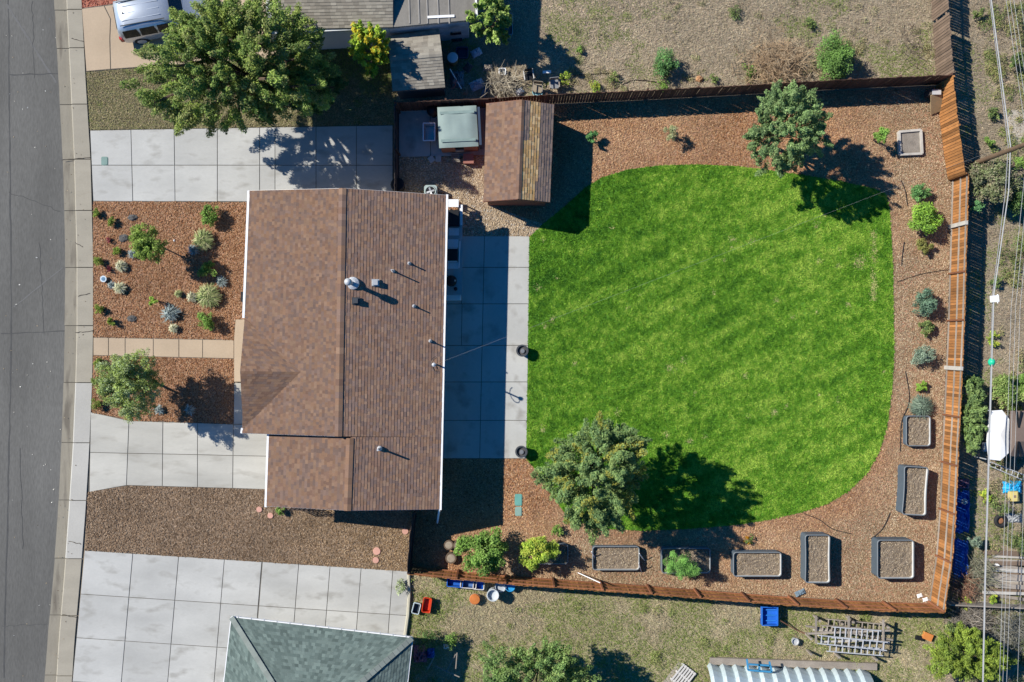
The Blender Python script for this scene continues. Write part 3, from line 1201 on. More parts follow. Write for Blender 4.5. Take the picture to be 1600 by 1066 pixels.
hipcap(A, R0)
hipcap(B, R0)
hipcap(R0, R1)
for a, b in ((A, B), (B, Dd), (A, Cc)):
    edge_board('gutter', a, b, .10, .11, white_m, sn, -.06)
n = 14
for i in range(n):
    mb = MB()
    p = A.lerp(B, (i + .5) / n) - ey * .06
    mb.box((p.x, p.y, 2.40), (.03, .16, .02), rz=math.atan2(ex.y, ex.x))
    mb.build('gutter_bracket', galv, sn)
mb = MB()
ii = .9
pq = [A + ex * ii + ey * ii, B - ex * ii + ey * ii, Dd - ex * ii - ey * ii, Cc + ex * ii - ey * ii]
mb.prism([(p.x, p.y) for p in pq], -.02, 2.35)
mb.build('wall', sid_m, sn)

# brown shed beyond the alley
bs = empty('brown_outbuilding', P(1600, 695), 'brown roofed outbuilding cut by the right edge', 'shed')
mb = MB()
v = [P(1578, 642, 2.0), P(1578, 713, 2.0), P(1720, 713, 2.0), P(1720, 642, 2.0), P(1588, 668, 2.6), P(1588, 690, 2.6), P(1720, 690, 2.6), P(1720, 668, 2.6)]
mb.add(v, [(0, 1, 5, 4), (1, 2, 6, 5), (4, 5, 6, 7), (0, 4, 7, 3)])
mb.build('roof', brown_roof, bs)
mb = MB()
p0, p1 = P(1578, 645), P(1578, 740)
mb.prism([(x_.x, x_.y) for x_ in (P(1556, 648), P(1556, 700), P(1680, 700), P(1680, 648))], 0, 1.9)
mb.build('wall', brown_roof, bs)
for k in (0, 1):
    mb = MB()
    mb.bar(v[0] + Vector((.25 + k * .2, 0, .1 + k * .1)), v[4] + Vector((.1, 0, .03)), .07, .05)
    mb.bar(v[1] + Vector((.25 + k * .2, 0, .1 + k * .1)), v[5] + Vector((.1, 0, .03)), .07, .05)
    mb.build('roof_trim', black_m, bs)

# corrugated arched roof at the bottom
ar = empty('arched_shelter', P(1240, 1090), 'corrugated metal arched shelter at the bottom edge', 'shelter')
per = 20.0
x0, x1 = 1113, 1372
nper = 13
mb = MB()
NA = 16
cols_n = nper * 8
vs = []
ax = P(1110, 1037, .0)
for i in range(cols_n + 1):
    t = i / cols_n
    ph = (t * nper) % 1
    amp = .24 * (1 - ph) if ph > .2 else .24 * (.8 * ph / .2)
    for j in range(NA + 1):
        a = math.pi * j / NA
        Rr = 1.9 + amp
        px = x0 + (x1 - x0) * t
        py = 1039 + (px - x0) * .035
        c_ = P(px, py)
        vs.append((c_.x * .97, c_.y - 1.9 + math.cos(a) * Rr, .15 + math.sin(a) * Rr * .75))
fs = []
for i in range(cols_n):
    for j in range(NA):
        a = i * (NA + 1) + j
        fs.append((a, a + NA + 1, a + NA + 2, a + 1))
mb.add(vs, fs)
mb.build('arched_roof', corr, ar, False)
mb = MB()
for yy in (0, -3.8):
    p0, p1 = P(1108, 1034), P(1368, 1043)
    mb.bar((p0.x, p0.y + .1 + yy, .1), (p1.x, p1.y + .1 + yy, .1), .35, .22)
mb.build('base_beam', weath, ar)

# gazebo / covered spa with aqua top
gz = empty('covered_spa', P(722, 205), 'square wooden tub shelter with pale aqua fabric top beside the shed', 'shelter')
tz = 1.45
t0, t1, t2, t3 = P(683, 167, tz), P(744, 164, tz), P(747.5, 228, tz), P(686, 231, tz)
mb = MB()
N = 10
vs = []
for i in range(N + 1):
    for j in range(N + 1):
        u, v_ = i / N, j / N
        p = (t0.lerp(t1, u)).lerp(t3.lerp(t2, u), v_)
        e = min(u, 1 - u, v_, 1 - v_)
        z = tz - .10 + .12 * min(1, e * 6) + .02 * math.sin(u * 9) * math.sin(v_ * 7) + (.035 if abs(u - .5) < .06 and .3 < v_ < .7 else 0)
        vs.append((p.x, p.y, z))
mb.add(vs, [(i * (N + 1) + j, i * (N + 1) + j + 1, (i + 1) * (N + 1) + j + 1, (i + 1) * (N + 1) + j) for i in range(N) for j in range(N)])
mb.build('fabric_top', aqua_m, gz, True)
for v_ in (.16, .84):
    mb = MB()
    a, b = t0.lerp(t3, v_), t1.lerp(t2, v_)
    mb.bar(a.lerp(b, .06) + Vector((0, 0, .028)), a.lerp(b, .94) + Vector((0, 0, .028)), .14, .012)
    mb.build('seam_band', M('aqua_seam', (.20, .27, .25), .8, .15, 4, 25, .1), gz)
mb = MB()
k = .93
cc = (t0 + t1 + t2 + t3) / 4
pl = [cc + (t - cc) * k for t in (t0, t1, t2, t3)]
for a, b in ((0, 1), (1, 2), (3, 0)):
    mb.bar(Vector((pl[a].x, pl[a].y, .62)), Vector((pl[b].x, pl[b].y, .62)), .06, 1.2)
mb.build('side_panel', brickred, gz)
for s0_, s1_ in ((.0, .38), (.62, 1.0)):
    mb = MB()
    a, b = Vector((pl[3].x, pl[3].y, .62)), Vector((pl[2].x, pl[2].y, .62))
    mb.bar(a.lerp(b, s0_), a.lerp(b, s1_), .06, 1.2)
    mb.build('side_panel', brickred, gz)
mb = MB()
a, b = Vector((pl[3].x, pl[3].y - .05, .3)), Vector((pl[2].x, pl[2].y - .05, .3))
mb.bar(a.lerp(b, .38), a.lerp(b, .62), .06, .5)
mb.build('step_board', weath, gz)
mb = MB()
mb.bar(Vector((pl[1].x + .18, pl[1].y, .9)), Vector((pl[2].x + .18, pl[2].y, .9)), .12, .9)
mb.build('folded_cover', M('navy_vinyl', (.03, .05, .09), .6, .1, 3, 20, .1), gz)


# ------------------------------------------------------------------ fences
PK = {}


def picket_mesh(mat, h, wd=.138, th=.02):
    key = (mat.name, round(h, 2), wd)
    if key not in PK:
        mb = MB()
        mb.box((0, 0, h / 2), (wd, th, h))
        me = bpy.data.meshes.new('picket')
        me.from_pydata(mb.v, [], mb.f)
        me.materials.append(mat)
        PK[key] = me
    return PK[key]


def place(name, me, loc, rz, parent, sc=(1, 1, 1), rx=0.):
    o = bpy.data.objects.new(name, me)
    COL.objects.link(o)
    o.parent = parent
    o.location = Vector(loc) - parent.location
    o.rotation_euler = (rx, 0, rz)
    o.scale = sc
    return o


def fence(name, label, pts, hgt, mat, rail_mat, side, post_every=2.45, rails=(.25, .95, 1.58), pick=.143, lean=0., jit=.015, post_mat=None, posts=True, missing=0., pw=.130, special=()):
    """pts: photo points of the fence TOP; side +1 puts rails to the left of the walk direction"""
    tp = [P(a, b, hgt) for a, b in pts]
    pp = [Vector((p.x, p.y, 0)) for p in tp]
    mid = pp[len(pp) // 2]
    f = empty(name, mid, label, 'fence')
    dist = [0.]
    for i in range(len(pp) - 1):
        dist.append(dist[-1] + (pp[i + 1] - pp[i]).length)
    L = dist[-1]

    def at(t):
        for i in range(len(pp) - 1):
            if t <= dist[i + 1] or i == len(pp) - 2:
                k = (t - dist[i]) / max(1e-6, dist[i + 1] - dist[i])
                return pp[i].lerp(pp[i + 1], k), (pp[i + 1] - pp[i]).normalized()
    t = pick / 2
    me = picket_mesh(mat, hgt, pw)
    while t < L:
        if random.random() >= missing:
            p, d_ = at(t)
            nrm = Vector((-d_.y, d_.x, 0))
            p = p + nrm * random.uniform(-.006, .006)
            place('picket', me, p, math.atan2(d_.y, d_.x) + random.uniform(-.02, .02), f, (1, 1, 1 + random.uniform(-jit, jit)), random.uniform(-.012, .012))
        t += pick * random.uniform(.99, 1.01)
    npst = max(1, int(round(L / post_every)))
    for i in range(npst + 1):
        if posts:
            p, d_ = at(min(L, L * i / npst))
            nrm = Vector((-d_.y, d_.x, 0))
            mb = MB()
            sp = special and i in special
            mb.box((p.x + nrm.x * side * .065, p.y + nrm.y * side * .065, hgt * (.5 if not sp else .51)), (.09 if not sp else .20, .09 if not sp else .13, hgt * (.97 if not sp else 1.03)), rz=math.atan2(d_.y, d_.x))
            mb.build('post', (pale_post if sp else (post_mat or rail_mat)), f)
        if i < npst and rails:
            a, d_ = at(L * i / npst)
            b, _ = at(L * (i + 1) / npst)
            nrm = Vector((-d_.y, d_.x, 0))
            for z in rails:
                mb = MB()
                o_ = nrm * side * .034
                mb.bar(a + o_ + d_ * .02 + Vector((0, 0, z)), b + o_ - d_ * .02 + Vector((0, 0, z)), .045, .085)
                mb.build('rail', rail_mat, f)
    return f


FH = 1.72
pale_post = M('pale_post', (.45, .42, .37), .9, .2, 3, 20, .2)
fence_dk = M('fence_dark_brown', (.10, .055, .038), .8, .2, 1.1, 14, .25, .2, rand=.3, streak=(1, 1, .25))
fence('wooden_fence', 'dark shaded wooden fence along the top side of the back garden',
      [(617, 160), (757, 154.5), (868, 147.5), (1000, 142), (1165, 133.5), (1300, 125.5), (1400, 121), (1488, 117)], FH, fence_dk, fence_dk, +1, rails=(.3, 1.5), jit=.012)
fence('wooden_fence', 'orange slanted picket fence in the top right corner without rails facing the garden',
      [(1489, 119), (1496, 180), (1503, 235), (1508, 271)], FH + .05, cedar, cedar, +1, rails=(.3, 1.5), pick=.15, jit=.01)
fence('wooden_fence', 'long orange cedar fence with pale rails along the right side of the garden',
      [(1514, 272), (1512, 345), (1510, 410), (1508, 490), (1505, 560), (1502, 630), (1498, 700), (1496, 760), (1493, 820), (1488, 880), (1480, 930), (1477, 955)], FH - .05, cedar, weath, -1, rails=(.12, .92, 1.55), post_every=2.36, post_mat=cedar_dk, jit=.01, special=(1, 4))
fence('wooden_fence', 'rust brown wooden fence along the bottom side of the garden',
      [(637, 898), (720, 906), (800, 914), (900, 921), (1000, 928), (1100, 936), (1200, 944), (1300, 951), (1380, 955.5), (1476, 958)], FH - .1, cedar, cedar_dk, +1, rails=(.2, .85, 1.45), post_every=2.4, post_mat=cedar_dk, jit=.012)
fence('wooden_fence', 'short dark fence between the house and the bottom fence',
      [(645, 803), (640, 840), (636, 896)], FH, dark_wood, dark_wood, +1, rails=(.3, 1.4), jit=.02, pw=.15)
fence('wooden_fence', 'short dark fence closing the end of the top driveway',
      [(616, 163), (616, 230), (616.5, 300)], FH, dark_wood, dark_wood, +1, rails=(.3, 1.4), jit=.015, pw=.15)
fence('wooden_fence', 'weathered grey-brown fence of the dry yard at the top right',
      [(1480, -60), (1482, 0), (1486, 60), (1490, 112)], 1.78, weath_br, weath_br, +1, rails=(.4, 1.4), pick=.15, jit=.03, missing=.03)
# low concrete-ish kerb fence between neighbour drive and grass
mb = MB()
cp = [P(639, 897), P(640, 930), P(638, 960), P(633, 996)]
mb.tube([Vector((p.x, p.y, .12)) for p in cp], .09, 6)
tag(mb.build('edging_kerb', M('pale_edging', (.45, .42, .32), .8, .1, 3, 20, .1)), 'pale curved edging along the right end of the wide driveway', 'edging')


# ------------------------------------------------------------------ plants
def clumps(c, rx, ry, rz, k, rs, seed, zbias=-.25, core=.35):
    rg = np.random.default_rng(seed)
    out = []
    ph = rg.uniform(0, 6.28, 4)
    for i in range(k):
        while True:
            v = rg.normal(0, 1, 3)
            v /= np.linalg.norm(v)
            if v[2] > zbias:
                break
        r = core + (1 - core) * rg.random() ** .5
        a = math.atan2(v[1], v[0])
        wob = 1 + .10 * math.sin(2 * a + ph[0]) + .10 * math.sin(3 * a + ph[1]) + .07 * math.sin(5 * a + ph[2]) + .05 * math.sin(8 * a + ph[3])
        r *= (1 - rs * .8) * wob
        out.append((c[0] + v[0] * r * rx, c[1] + v[1] * r * ry, c[2] + v[2] * r * rz, rs * (rx + ry) / 2 * rg.uniform(.65, 1.3)))
    return np.array(out)


def foliage(name, cl, n, leaf, palette, parent, seed, tipcol=None, tipfrac=0., width=.5, up=.6, flat=.8, stretch=.6):
    rg = np.random.default_rng(seed)
    w_ = cl[:, 3] ** 2
    w_ = w_ / w_.sum()
    idx = rg.choice(len(cl), n, p=w_)
    v = rg.normal(0, 1, (n, 3))
    v /= np.linalg.norm(v, axis=1)[:, None]
    rad = cl[idx, 3] * (.25 + .75 * rg.random(n) ** .45) * (1 + .2 * (rg.random(n) < .08))
    ctr = cl[:, :3].mean(0) - np.array([0, 0, .35 * np.ptp(cl[:, 2])])
    od = cl[:, :3] - ctr
    od /= (np.linalg.norm(od, axis=1)[:, None] + 1e-6)
    od += rg.normal(0, .35, od.shape)
    od /= np.linalg.norm(od, axis=1)[:, None]
    tt = rg.uniform(-1.2, 1, n)
    thin = np.clip(1.1 - .55 * np.maximum(tt, 0), .35, 1.)
    pos = cl[idx, :3] + v * (rad * thin)[:, None] * np.array([1, 1, flat]) * (1 - .25 * min(1, stretch)) + od[idx] * (tt * cl[idx, 3] * stretch)[:, None]
    pos[:, 2] = np.maximum(pos[:, 2], .03)
    nrm = v * .35 + np.array([-.35, .16, up]) + rg.normal(0, .5, (n, 3))
    nrm /= np.linalg.norm(nrm, axis=1)[:, None]
    a = rg.normal(0, .8, (n, 3)) + v * .5 + od[idx] * 1.1
    d_ = a - (a * nrm).sum(1)[:, None] * nrm
    d_ /= np.linalg.norm(d_, axis=1)[:, None]
    s_ = np.cross(nrm, d_)
    L = leaf * rg.uniform(.6, 1.5, n)
    d_ = d_ * L[:, None] / 2
    s_ = s_ * (L * width)[:, None] / 2
    bend = nrm * (L * .12)[:, None]
    q = np.stack([pos - d_, pos + s_ - d_ * .1 + bend, pos + d_, pos - s_ - d_ * .1 + bend], 1)
    pc = np.array(palette)
    ctone = rg.integers(0, len(pc), len(cl))
    cb = rg.uniform(.78, 1.22, len(cl))
    pick = np.where(rg.random(n) < .55, ctone[idx], rg.integers(0, len(pc), n))
    col = pc[pick] * cb[idx][:, None] * rg.uniform(.75, 1.3, (n, 1))
    col = col * 2.0
    if tipcol is not None:
        tc = rg.random(len(cl)) < tipfrac
        k = tc[idx] & (rg.random(n) < .75)
        col[k] = np.array(tipcol) * rg.uniform(.7, 1.3, (k.sum(), 1))
    return quads_obj(name, q, col, LEAF, parent)


def limbs(mb, base, cl, r, seed, n=10, fork=.45, zfork=None):
    rg = random.Random(seed)
    zt = max(.15, float(cl[:, 2].mean()) if zfork is None else zfork)
    top = Vector((float(cl[:, 0].mean()), float(cl[:, 1].mean()), zt))
    b = Vector(base)
    fk = b.lerp(top, fork)
    fk += Vector((rg.uniform(-1, 1), rg.uniform(-1, 1), 0)) * r * 1.5
    mb.tube([b, b.lerp(fk, .5) + Vector((rg.uniform(-1, 1) * r * .5, rg.uniform(-1, 1) * r * .5, 0)), fk], r, 8, r * .72)
    sel = rg.sample(range(len(cl)), min(n, len(cl)))
    for i in sel:
        t = Vector(cl[i, :3])
        m_ = fk.lerp(t, .5) + Vector((rg.uniform(-.15, .15), rg.uniform(-.15, .15), rg.uniform(.0, .25))) * (t - fk).length
        mb.tube([fk, m_, t], r * .5, 5, r * .12)


def tree(name, label, cat, px, py, zc, rpx, rz, nleaf, leaf, palette, seed, k=60, rs=.22, rtrunk=.12, ry=None, group=None, tip=None, tipf=0., zbias=-.35, nl=12, width=.5, core=.35, up=.6, st=1.15):
    c = P(px, py, zc)
    f = 1 - zc / H
    rx = rpx * S * f
    ryy = (ry or rpx) * S * f
    t = empty(name, (c.x, c.y, 0), label, cat, group)
    cl = clumps(c, rx, ryy, rz, int(k * 2.6), rs * .56, seed, zbias, core)
    mb = MB()
    limbs(mb, (c.x, c.y, -.05), cl, rtrunk, seed, nl)
    mb.build('trunk', bark, t)
    foliage('crown', cl, nleaf, leaf, palette, t, seed + 1, tip, tipf, width, up, .9, st)
    return t


G_DARK = [(.045, .085, .025), (.06, .11, .03), (.085, .13, .04), (.035, .065, .022)]
G_OLIVE = [(.10, .135, .04), (.075, .11, .035), (.13, .16, .05), (.055, .085, .03)]
G_BRIGHT = [(.09, .16, .03), (.115, .195, .04), (.065, .12, .025), (.14, .21, .05)]
G_YEL = [(.21, .26, .03), (.15, .23, .03), (.27, .29, .04), (.11, .18, .03)]
G_GREY = [(.13, .17, .12), (.10, .135, .095), (.17, .21, .15), (.075, .105, .075)]
G_BLUE = [(.22, .26, .25), (.28, .32, .30), (.17, .205, .195), (.15, .175, .16)]
G_JUN = [(.125, .175, .04), (.095, .145, .035), (.16, .205, .045), (.065, .10, .03), (.175, .19, .07)]
G_SAGE = [(.19, .23, .12), (.15, .19, .095), (.23, .26, .14), (.12, .15, .07)]
G_BROWN = [(.15, .11, .05), (.11, .09, .045), (.19, .14, .07), (.09, .10, .04)]

# --- big trees
tree('juniper_tree', 'big wide evergreen tree hanging over the tan driveway and the parked car', 'tree', 374, 103, 4.6, 150, 3.3, 130000, .108, G_JUN, 11, k=190, rs=.135, rtrunk=.28, ry=122, nl=26, zbias=-.5, core=.25, width=.42)
tree('juniper_tree', 'lower right part of the big evergreen tree, its shade painted into darker leaves', 'tree', 478, 140, 2.2, 58, 1.6, 16000, .12, G_DARK, 12, k=60, rs=.19, rtrunk=.14, ry=44, nl=12)  # shaded side of the big tree, the shade put into the dark palette
tree('shade_tree', 'large olive green tree on the lower left edge of the lawn', 'tree', 931, 742, 4.2, 90, 2.9, 72000, .092, [(.085, .135, .05), (.11, .16, .055), (.06, .10, .038), (.14, .185, .06)], 13, k=120, rs=.165, rtrunk=.16, nl=20, tip=(.34, .34, .07), tipf=.18, zbias=-.3, core=.3)
tree('garden_tree', 'round green tree at the top edge of the lawn near the upper fence', 'tree', 1229, 204, 3.3, 70, 2.3, 36000, .094, [(.085, .135, .05), (.11, .165, .06), (.06, .095, .04), (.14, .19, .075)], 14, k=90, rs=.18, rtrunk=.12, ry=66, nl=14, zbias=-.3)
tree('garden_tree', 'airy light green tree in the front bed beside the garage driveway', 'tree', 204, 598, 2.6, 60, 1.7, 30000, .078, G_SAGE[:2] + [(.15, .195, .05), (.18, .225, .06), (.11, .15, .04)], 15, k=120, rs=.22, rtrunk=.08, ry=54, nl=18, core=.1, st=.7)
tree('small_tree', 'small olive green tree in the upper front bed', 'tree', 230, 380, 1.9, 31, .9, 9500, .08, [(.12, .175, .035), (.15, .21, .04), (.09, .135, .03), (.18, .24, .06)], 16, k=50, rs=.32, rtrunk=.045, ry=33, nl=9, core=.1, st=.6)
tree('maple_tree', 'yellow-green young tree beside the grey shed', 'tree', 579, 74, 2.9, 38, 1.3, 7500, .13, [(.15, .23, .025), (.20, .27, .03), (.11, .18, .025)], 17, k=36, rs=.27, rtrunk=.06, tip=(.62, .50, .04), tipf=.42)
tree('leafy_tree', 'bright leaved tree behind the pale neighbour house at the top', 'tree', 766, 28, 2.6, 34, 1.5, 6500, .15, [(.13, .19, .04), (.09, .14, .035), (.17, .22, .06)], 18, k=28, rs=.26, rtrunk=.07, ry=44)
tree('shade_tree', 'green spreading tree at the bottom edge left of the arched shelter', 'tree', 842, 1060, 2.8, 88, 1.9, 26000, .10, [(.085, .14, .045), (.11, .17, .05), (.06, .10, .03), (.14, .19, .06)], 19, k=80, rs=.19, rtrunk=.10, ry=64)
tree('lime_shrub', 'large lime green bush in the bottom right corner under the wires', 'bush', 1512, 1022, 1.5, 62, 1.2, 26000, .11, [(.115, .16, .025), (.15, .195, .03), (.085, .12, .025)], 20, k=70, rs=.22, rtrunk=.06, ry=46, width=.3)


# --- shrubs
def shrub(name, label, px, py, rpx, palette, seed, zc=None, n=None, leaf=.085, group=None, ry=None, tip=None, tipf=0., width=.5, cat='shrub', rs=.3, k=None, core=.3, flat=None):
    r = rpx * S
    zc = zc if zc is not None else r * .75
    c = P(px, py, zc)
    t = empty(name, (c.x, c.y, 0), label, cat, group)
    rz = (flat if flat else min(zc * .95, r * .85))
    cl = clumps(c, r, (ry or rpx) * S, rz, k or max(8, int(r * 36)), rs, seed, -.5, core)
    n = n or int(4600 * r * r + 300)
    leaf *= .85
    mb = MB()
    for i in range(min(7, len(cl))):
        p = cl[i * len(cl) // 7]
        mb.tube([(c.x, c.y, 0), ((c.x + p[0]) / 2, (c.y + p[1]) / 2, p[2] * .6), tuple(p[:3])], .014 + r * .012, 5, .006)
    mb.build('stems', bark, t)
    foliage('foliage', cl, n, leaf, palette, t, seed + 500, tip, tipf, width, stretch=.45)
    return t


FB = 'leafy green bushes in the front bed'
shrub('leafy_bush', 'bright green bush in the front bed corner by the top driveway', 330, 337, 19, G_BRIGHT, 31, leaf=.09)
shrub('leafy_bush', 'green bush in the middle of the upper front bed right of the small tree', 324, 421, 16, G_BRIGHT, 32, leaf=.085)
shrub('leafy_bush', 'green bush at the lower right of the upper front bed near the path', 322, 500, 17, G_BRIGHT, 33, leaf=.085)
shrub('sapling', 'tiny yellow-green sapling left of the blue-grey spiky plant', 239, 469, 9, [(.16, .24, .04), (.2, .28, .05)], 34, zc=.6, leaf=.08)
BOX = [(.10, .145, .025), (.13, .175, .03), (.075, .11, .022)]
for i, (px, py, r, lb) in enumerate([
        (151, 333, 8.5, 'round clipped shrub at the pavement corner nearest the top driveway'),
        (175, 347, 9, 'round clipped shrub just below and right of the topmost pavement shrub'),
        (183, 393, 8.5, 'round clipped shrub left of the small olive tree'),
        (154, 408, 10, 'round clipped shrub on the pavement edge above the small blue disc'),
        (155, 484, 9, 'round clipped shrub on the pavement edge in the lower upper bed'),
        (175, 502, 9.5, 'round clipped shrub nearest the front path on its upper side'),
        (154, 567, 9.5, 'round clipped shrub just below the front path by the pavement'),
        (150, 594, 9, 'middle clipped shrub on the pavement side of the airy front tree'),
        (150, 632, 11, 'lowest clipped shrub by the pavement next to the garage driveway')]):
    shrub('clipped_shrub', lb, px, py, r, BOX, 40 + i, leaf=.06, n=900, group='clipped shrubs in the front beds', rs=.4, k=10)


def grass_clump(label, px, py, rpx, palette, seed, h=.55, n=None, name='ornamental_grass', cat='grass clump', group='ornamental grasses in the front beds'):
    rg = np.random.default_rng(seed)
    c = P(px, py, h * .5)
    r = rpx * S
    n = n or int(170 + 2100 * r * r)
    a = rg.uniform(0, 6.28, n)
    br = r * .3 * rg.random(n) ** .5
    ba = rg.uniform(0, 6.28, n)
    base = np.stack([c.x + br * np.cos(ba), c.y + br * np.sin(ba), np.full(n, .02)], 1)
    out = r * rg.uniform(.3, 1.05, n)
    hh = h * rg.uniform(.4, 1.1, n)
    d_ = np.stack([np.cos(a), np.sin(a), np.zeros(n)], 1)
    s_ = np.stack([-np.sin(a), np.cos(a), np.zeros(n)], 1) * (.012 + .01 * rg.random(n))[:, None]
    m_ = base + d_ * (out * .4)[:, None] + np.array([0, 0, 1]) * hh[:, None]
    e = base + d_ * out[:, None] + np.array([0, 0, 1]) * (hh * .75)[:, None]
    q = np.concatenate([np.stack([base - s_, base + s_, m_ + s_, m_ - s_], 1), np.stack([m_ - s_, m_ + s_, e + s_ * .4, e - s_ * .4], 1)])
    pc = np.array(palette)
    col = pc[rg.integers(0, len(pc), n)] * rg.uniform(.75, 1.25, (n, 1)) * 1.55
    t = empty(name, (c.x, c.y, 0), label, cat, group)
    quads_obj('blades', q, np.concatenate([col, col]), BLADE, t)
    return t


OG = [(.26, .27, .12), (.20, .23, .09), (.33, .32, .17), (.15, .19, .07)]
PG = [(.36, .35, .22), (.28, .28, .17), (.42, .40, .28)]
for i, (px, py, r, p_, lb) in enumerate([
        (318, 375, 16, OG, 'pale green ornamental grass below the bright corner bush'),
        (326, 463, 18, OG, 'largest pale green ornamental grass above the lowest green bush'),
        (190, 416, 9, PG, 'straw coloured grass tuft below the small olive tree'),
        (188, 450, 9.5, PG, 'straw coloured grass tuft right of the small blue disc'),
        (300, 464, 8, PG, 'small straw grass tuft touching the largest ornamental grass'),
        (272, 513, 7.5, PG, 'small straw grass tuft near the path under the blue-grey plant'),
        (279, 459, 6, OG, 'tiny green grass tuft in the middle of the upper front bed')]):
    grass_clump(lb, px, py, r, p_, 60 + i, h=.14 + r * .018)
for i, (px, py, r, lb) in enumerate([
        (267, 490, 15, 'blue-grey spiky plant in the lower upper front bed'),
        (207, 397, 8, 'blue-grey tuft half hidden under the small olive tree'),
        (175, 446, 6, 'tiny dark blue-grey tuft beside the straw grass near the blue disc'),
        (303, 391, 9, 'blue-grey tuft in the shadow of the small olive tree'),
        (347, 440, 9, 'pale blue-grey tuft right of the middle green bush'),
        (249, 640, 8, 'left blue-grey tuft at the shadow edge below the airy front tree'),
        (297, 641, 9, 'right blue-grey tuft near the garage driveway edge')]):
    grass_clump(lb, px, py, r, G_BLUE, 80 + i, h=.10 + r * .02, group='blue-grey tufts in the front beds', name='blue_fescue', n=int(50 + r * 14))
for i, (px, py, lb) in enumerate([(171, 376, 'dark red tiny plant beside the grey boulder'), (170, 421, 'dark red tiny plant above the small blue disc')]):
    shrub('red_groundcover', lb, px, py, 6, [(.10, .02, .03), (.14, .03, .035)], 95 + i, leaf=.06, n=240, k=8)

# --- back garden shrubs
shrub('leafy_bush', 'dark green bush at the top of the right-hand border', 1437, 299, 18, [(.05, .12, .04), (.07, .16, .05), (.10, .19, .06)], 101)
shrub('leafy_bush', 'large yellow-green bush in the right-hand border', 1445, 343, 31, [(.13, .23, .03), (.17, .28, .035), (.095, .17, .03)], 102, leaf=.10)
shrub('leafy_bush', 'brownish green bush under the large yellow-green one', 1443, 385, 15, [(.13, .13, .035), (.09, .10, .03), (.17, .16, .05)], 103)
shrub('leafy_bush', 'dark blue-green bush halfway down the right-hand border', 1444, 475, 24, [(.05, .09, .06), (.075, .125, .08), (.10, .155, .10)], 104)
shrub('leafy_bush', 'olive bush just below the dark blue-green one', 1448, 513, 14, G_OLIVE, 105)
shrub('sage_bush', 'grey-green bush beside the pale fence post', 1442, 557, 20, G_GREY, 106)
shrub('sapling', 'small yellow-green plant above the grey lavender mound', 1441, 604, 11, [(.15, .24, .03), (.11, .18, .03)], 107)
grass_clump('grey-green lavender mound touching the square raised bed', 1438, 635, 18, G_GREY, 108, h=.5, name='lavender', cat='shrub', group=None, n=900)
shrub('sapling', 'light green sapling left of the small timber bed', 1378, 212, 15, [(.12, .21, .04), (.15, .26, .05), (.09, .16, .03)], 109, zc=1.1)
shrub('sapling', 'small dark green sapling in the mulch below the shed shadow', 926, 216, 12, [(.06, .14, .045), (.08, .18, .06)], 110, zc=.6)
shrub('sparse_shrub', 'sparse grey-green shrub in the upper mulch strip', 1049, 207, 15, [(.17, .19, .09), (.21, .22, .12)], 111, zc=.8, n=700)
shrub('leafy_bush', 'bright green tall bush in the lower left border by the log rounds', 753, 863, 41, G_BRIGHT, 112, zc=1.4, leaf=.12, n=9000, k=55, rs=.24)
shrub('leafy_bush', 'yellow-green bush growing over the left raised bed', 842, 864, 34, [(.17, .24, .03), (.22, .29, .04), (.12, .18, .03), (.28, .30, .05)], 113, zc=1.1, leaf=.10, n=6500, ry=28, k=44, rs=.25)
shrub('asparagus_plant', 'feathery bright green plant covering a raised bed', 1064, 886, 33, [(.11, .22, .05), (.14, .27, .06), (.09, .18, .045)], 114, zc=1.15, leaf=.09, n=9000, ry=22, width=.22, k=44, rs=.25)
shrub('marigold_plant', 'small plant with orange-yellow flowers above a raised bed', 1171, 842, 10, [(.06, .10, .03), (.09, .13, .03)], 115, leaf=.06, n=420, tip=(.5, .22, .01), tipf=.45)

# --- neighbours' vegetation
shrub('leafy_bush', 'round green bush in the dry yard left of the brown brush', 1040, 97, 25, [(.07, .15, .05), (.10, .19, .06), (.05, .10, .035)], 120)
shrub('leafy_bush', 'large green bush against the back of the upper fence', 1306, 92, 38, [(.085, .15, .035), (.11, .19, .045), (.06, .11, .03)], 121, zc=1.0, leaf=.10)
for i, (px, py, r, p_, lb) in enumerate([
        (1172, 112, 15, G_BRIGHT, 'green weed clump at the fence left of the brown brush'),
        (1477, 102, 15, G_OLIVE, 'olive weed clump at the meeting of the two top right fences'),
        (905, 78, 7, G_BRIGHT, 'tiny green weed alone in the dry yard'),
        (882, 122, 13, G_YEL, 'yellowish weed beside the old chairs'),
        (957, 122, 12, G_OLIVE, 'low weed along the back of the upper fence near the middle'),
        (930, 135, 12, G_YEL, 'low yellowish weed against the upper fence'),
        (1035, 132, 15, G_BRIGHT, 'flat green weed patch against the upper fence below the round bush'),
        (1115, 124, 10, G_OLIVE, 'small weed by the orange stone at the upper fence'),
        (1030, 106, 10, G_BRIGHT, 'small dark weed at the left foot of the round green bush'),
        (1265, 38, 14, G_OLIVE, 'thin green patch of weeds in the dry yard'),
        (1148, 20, 14, G_OLIVE, 'upper thin green patch of weeds in the dry yard')]):
    shrub('weed', lb, px, py, r, p_, 130 + i, zc=.22, n=int(120 + r * 18), leaf=.08, cat='weed', core=.1)


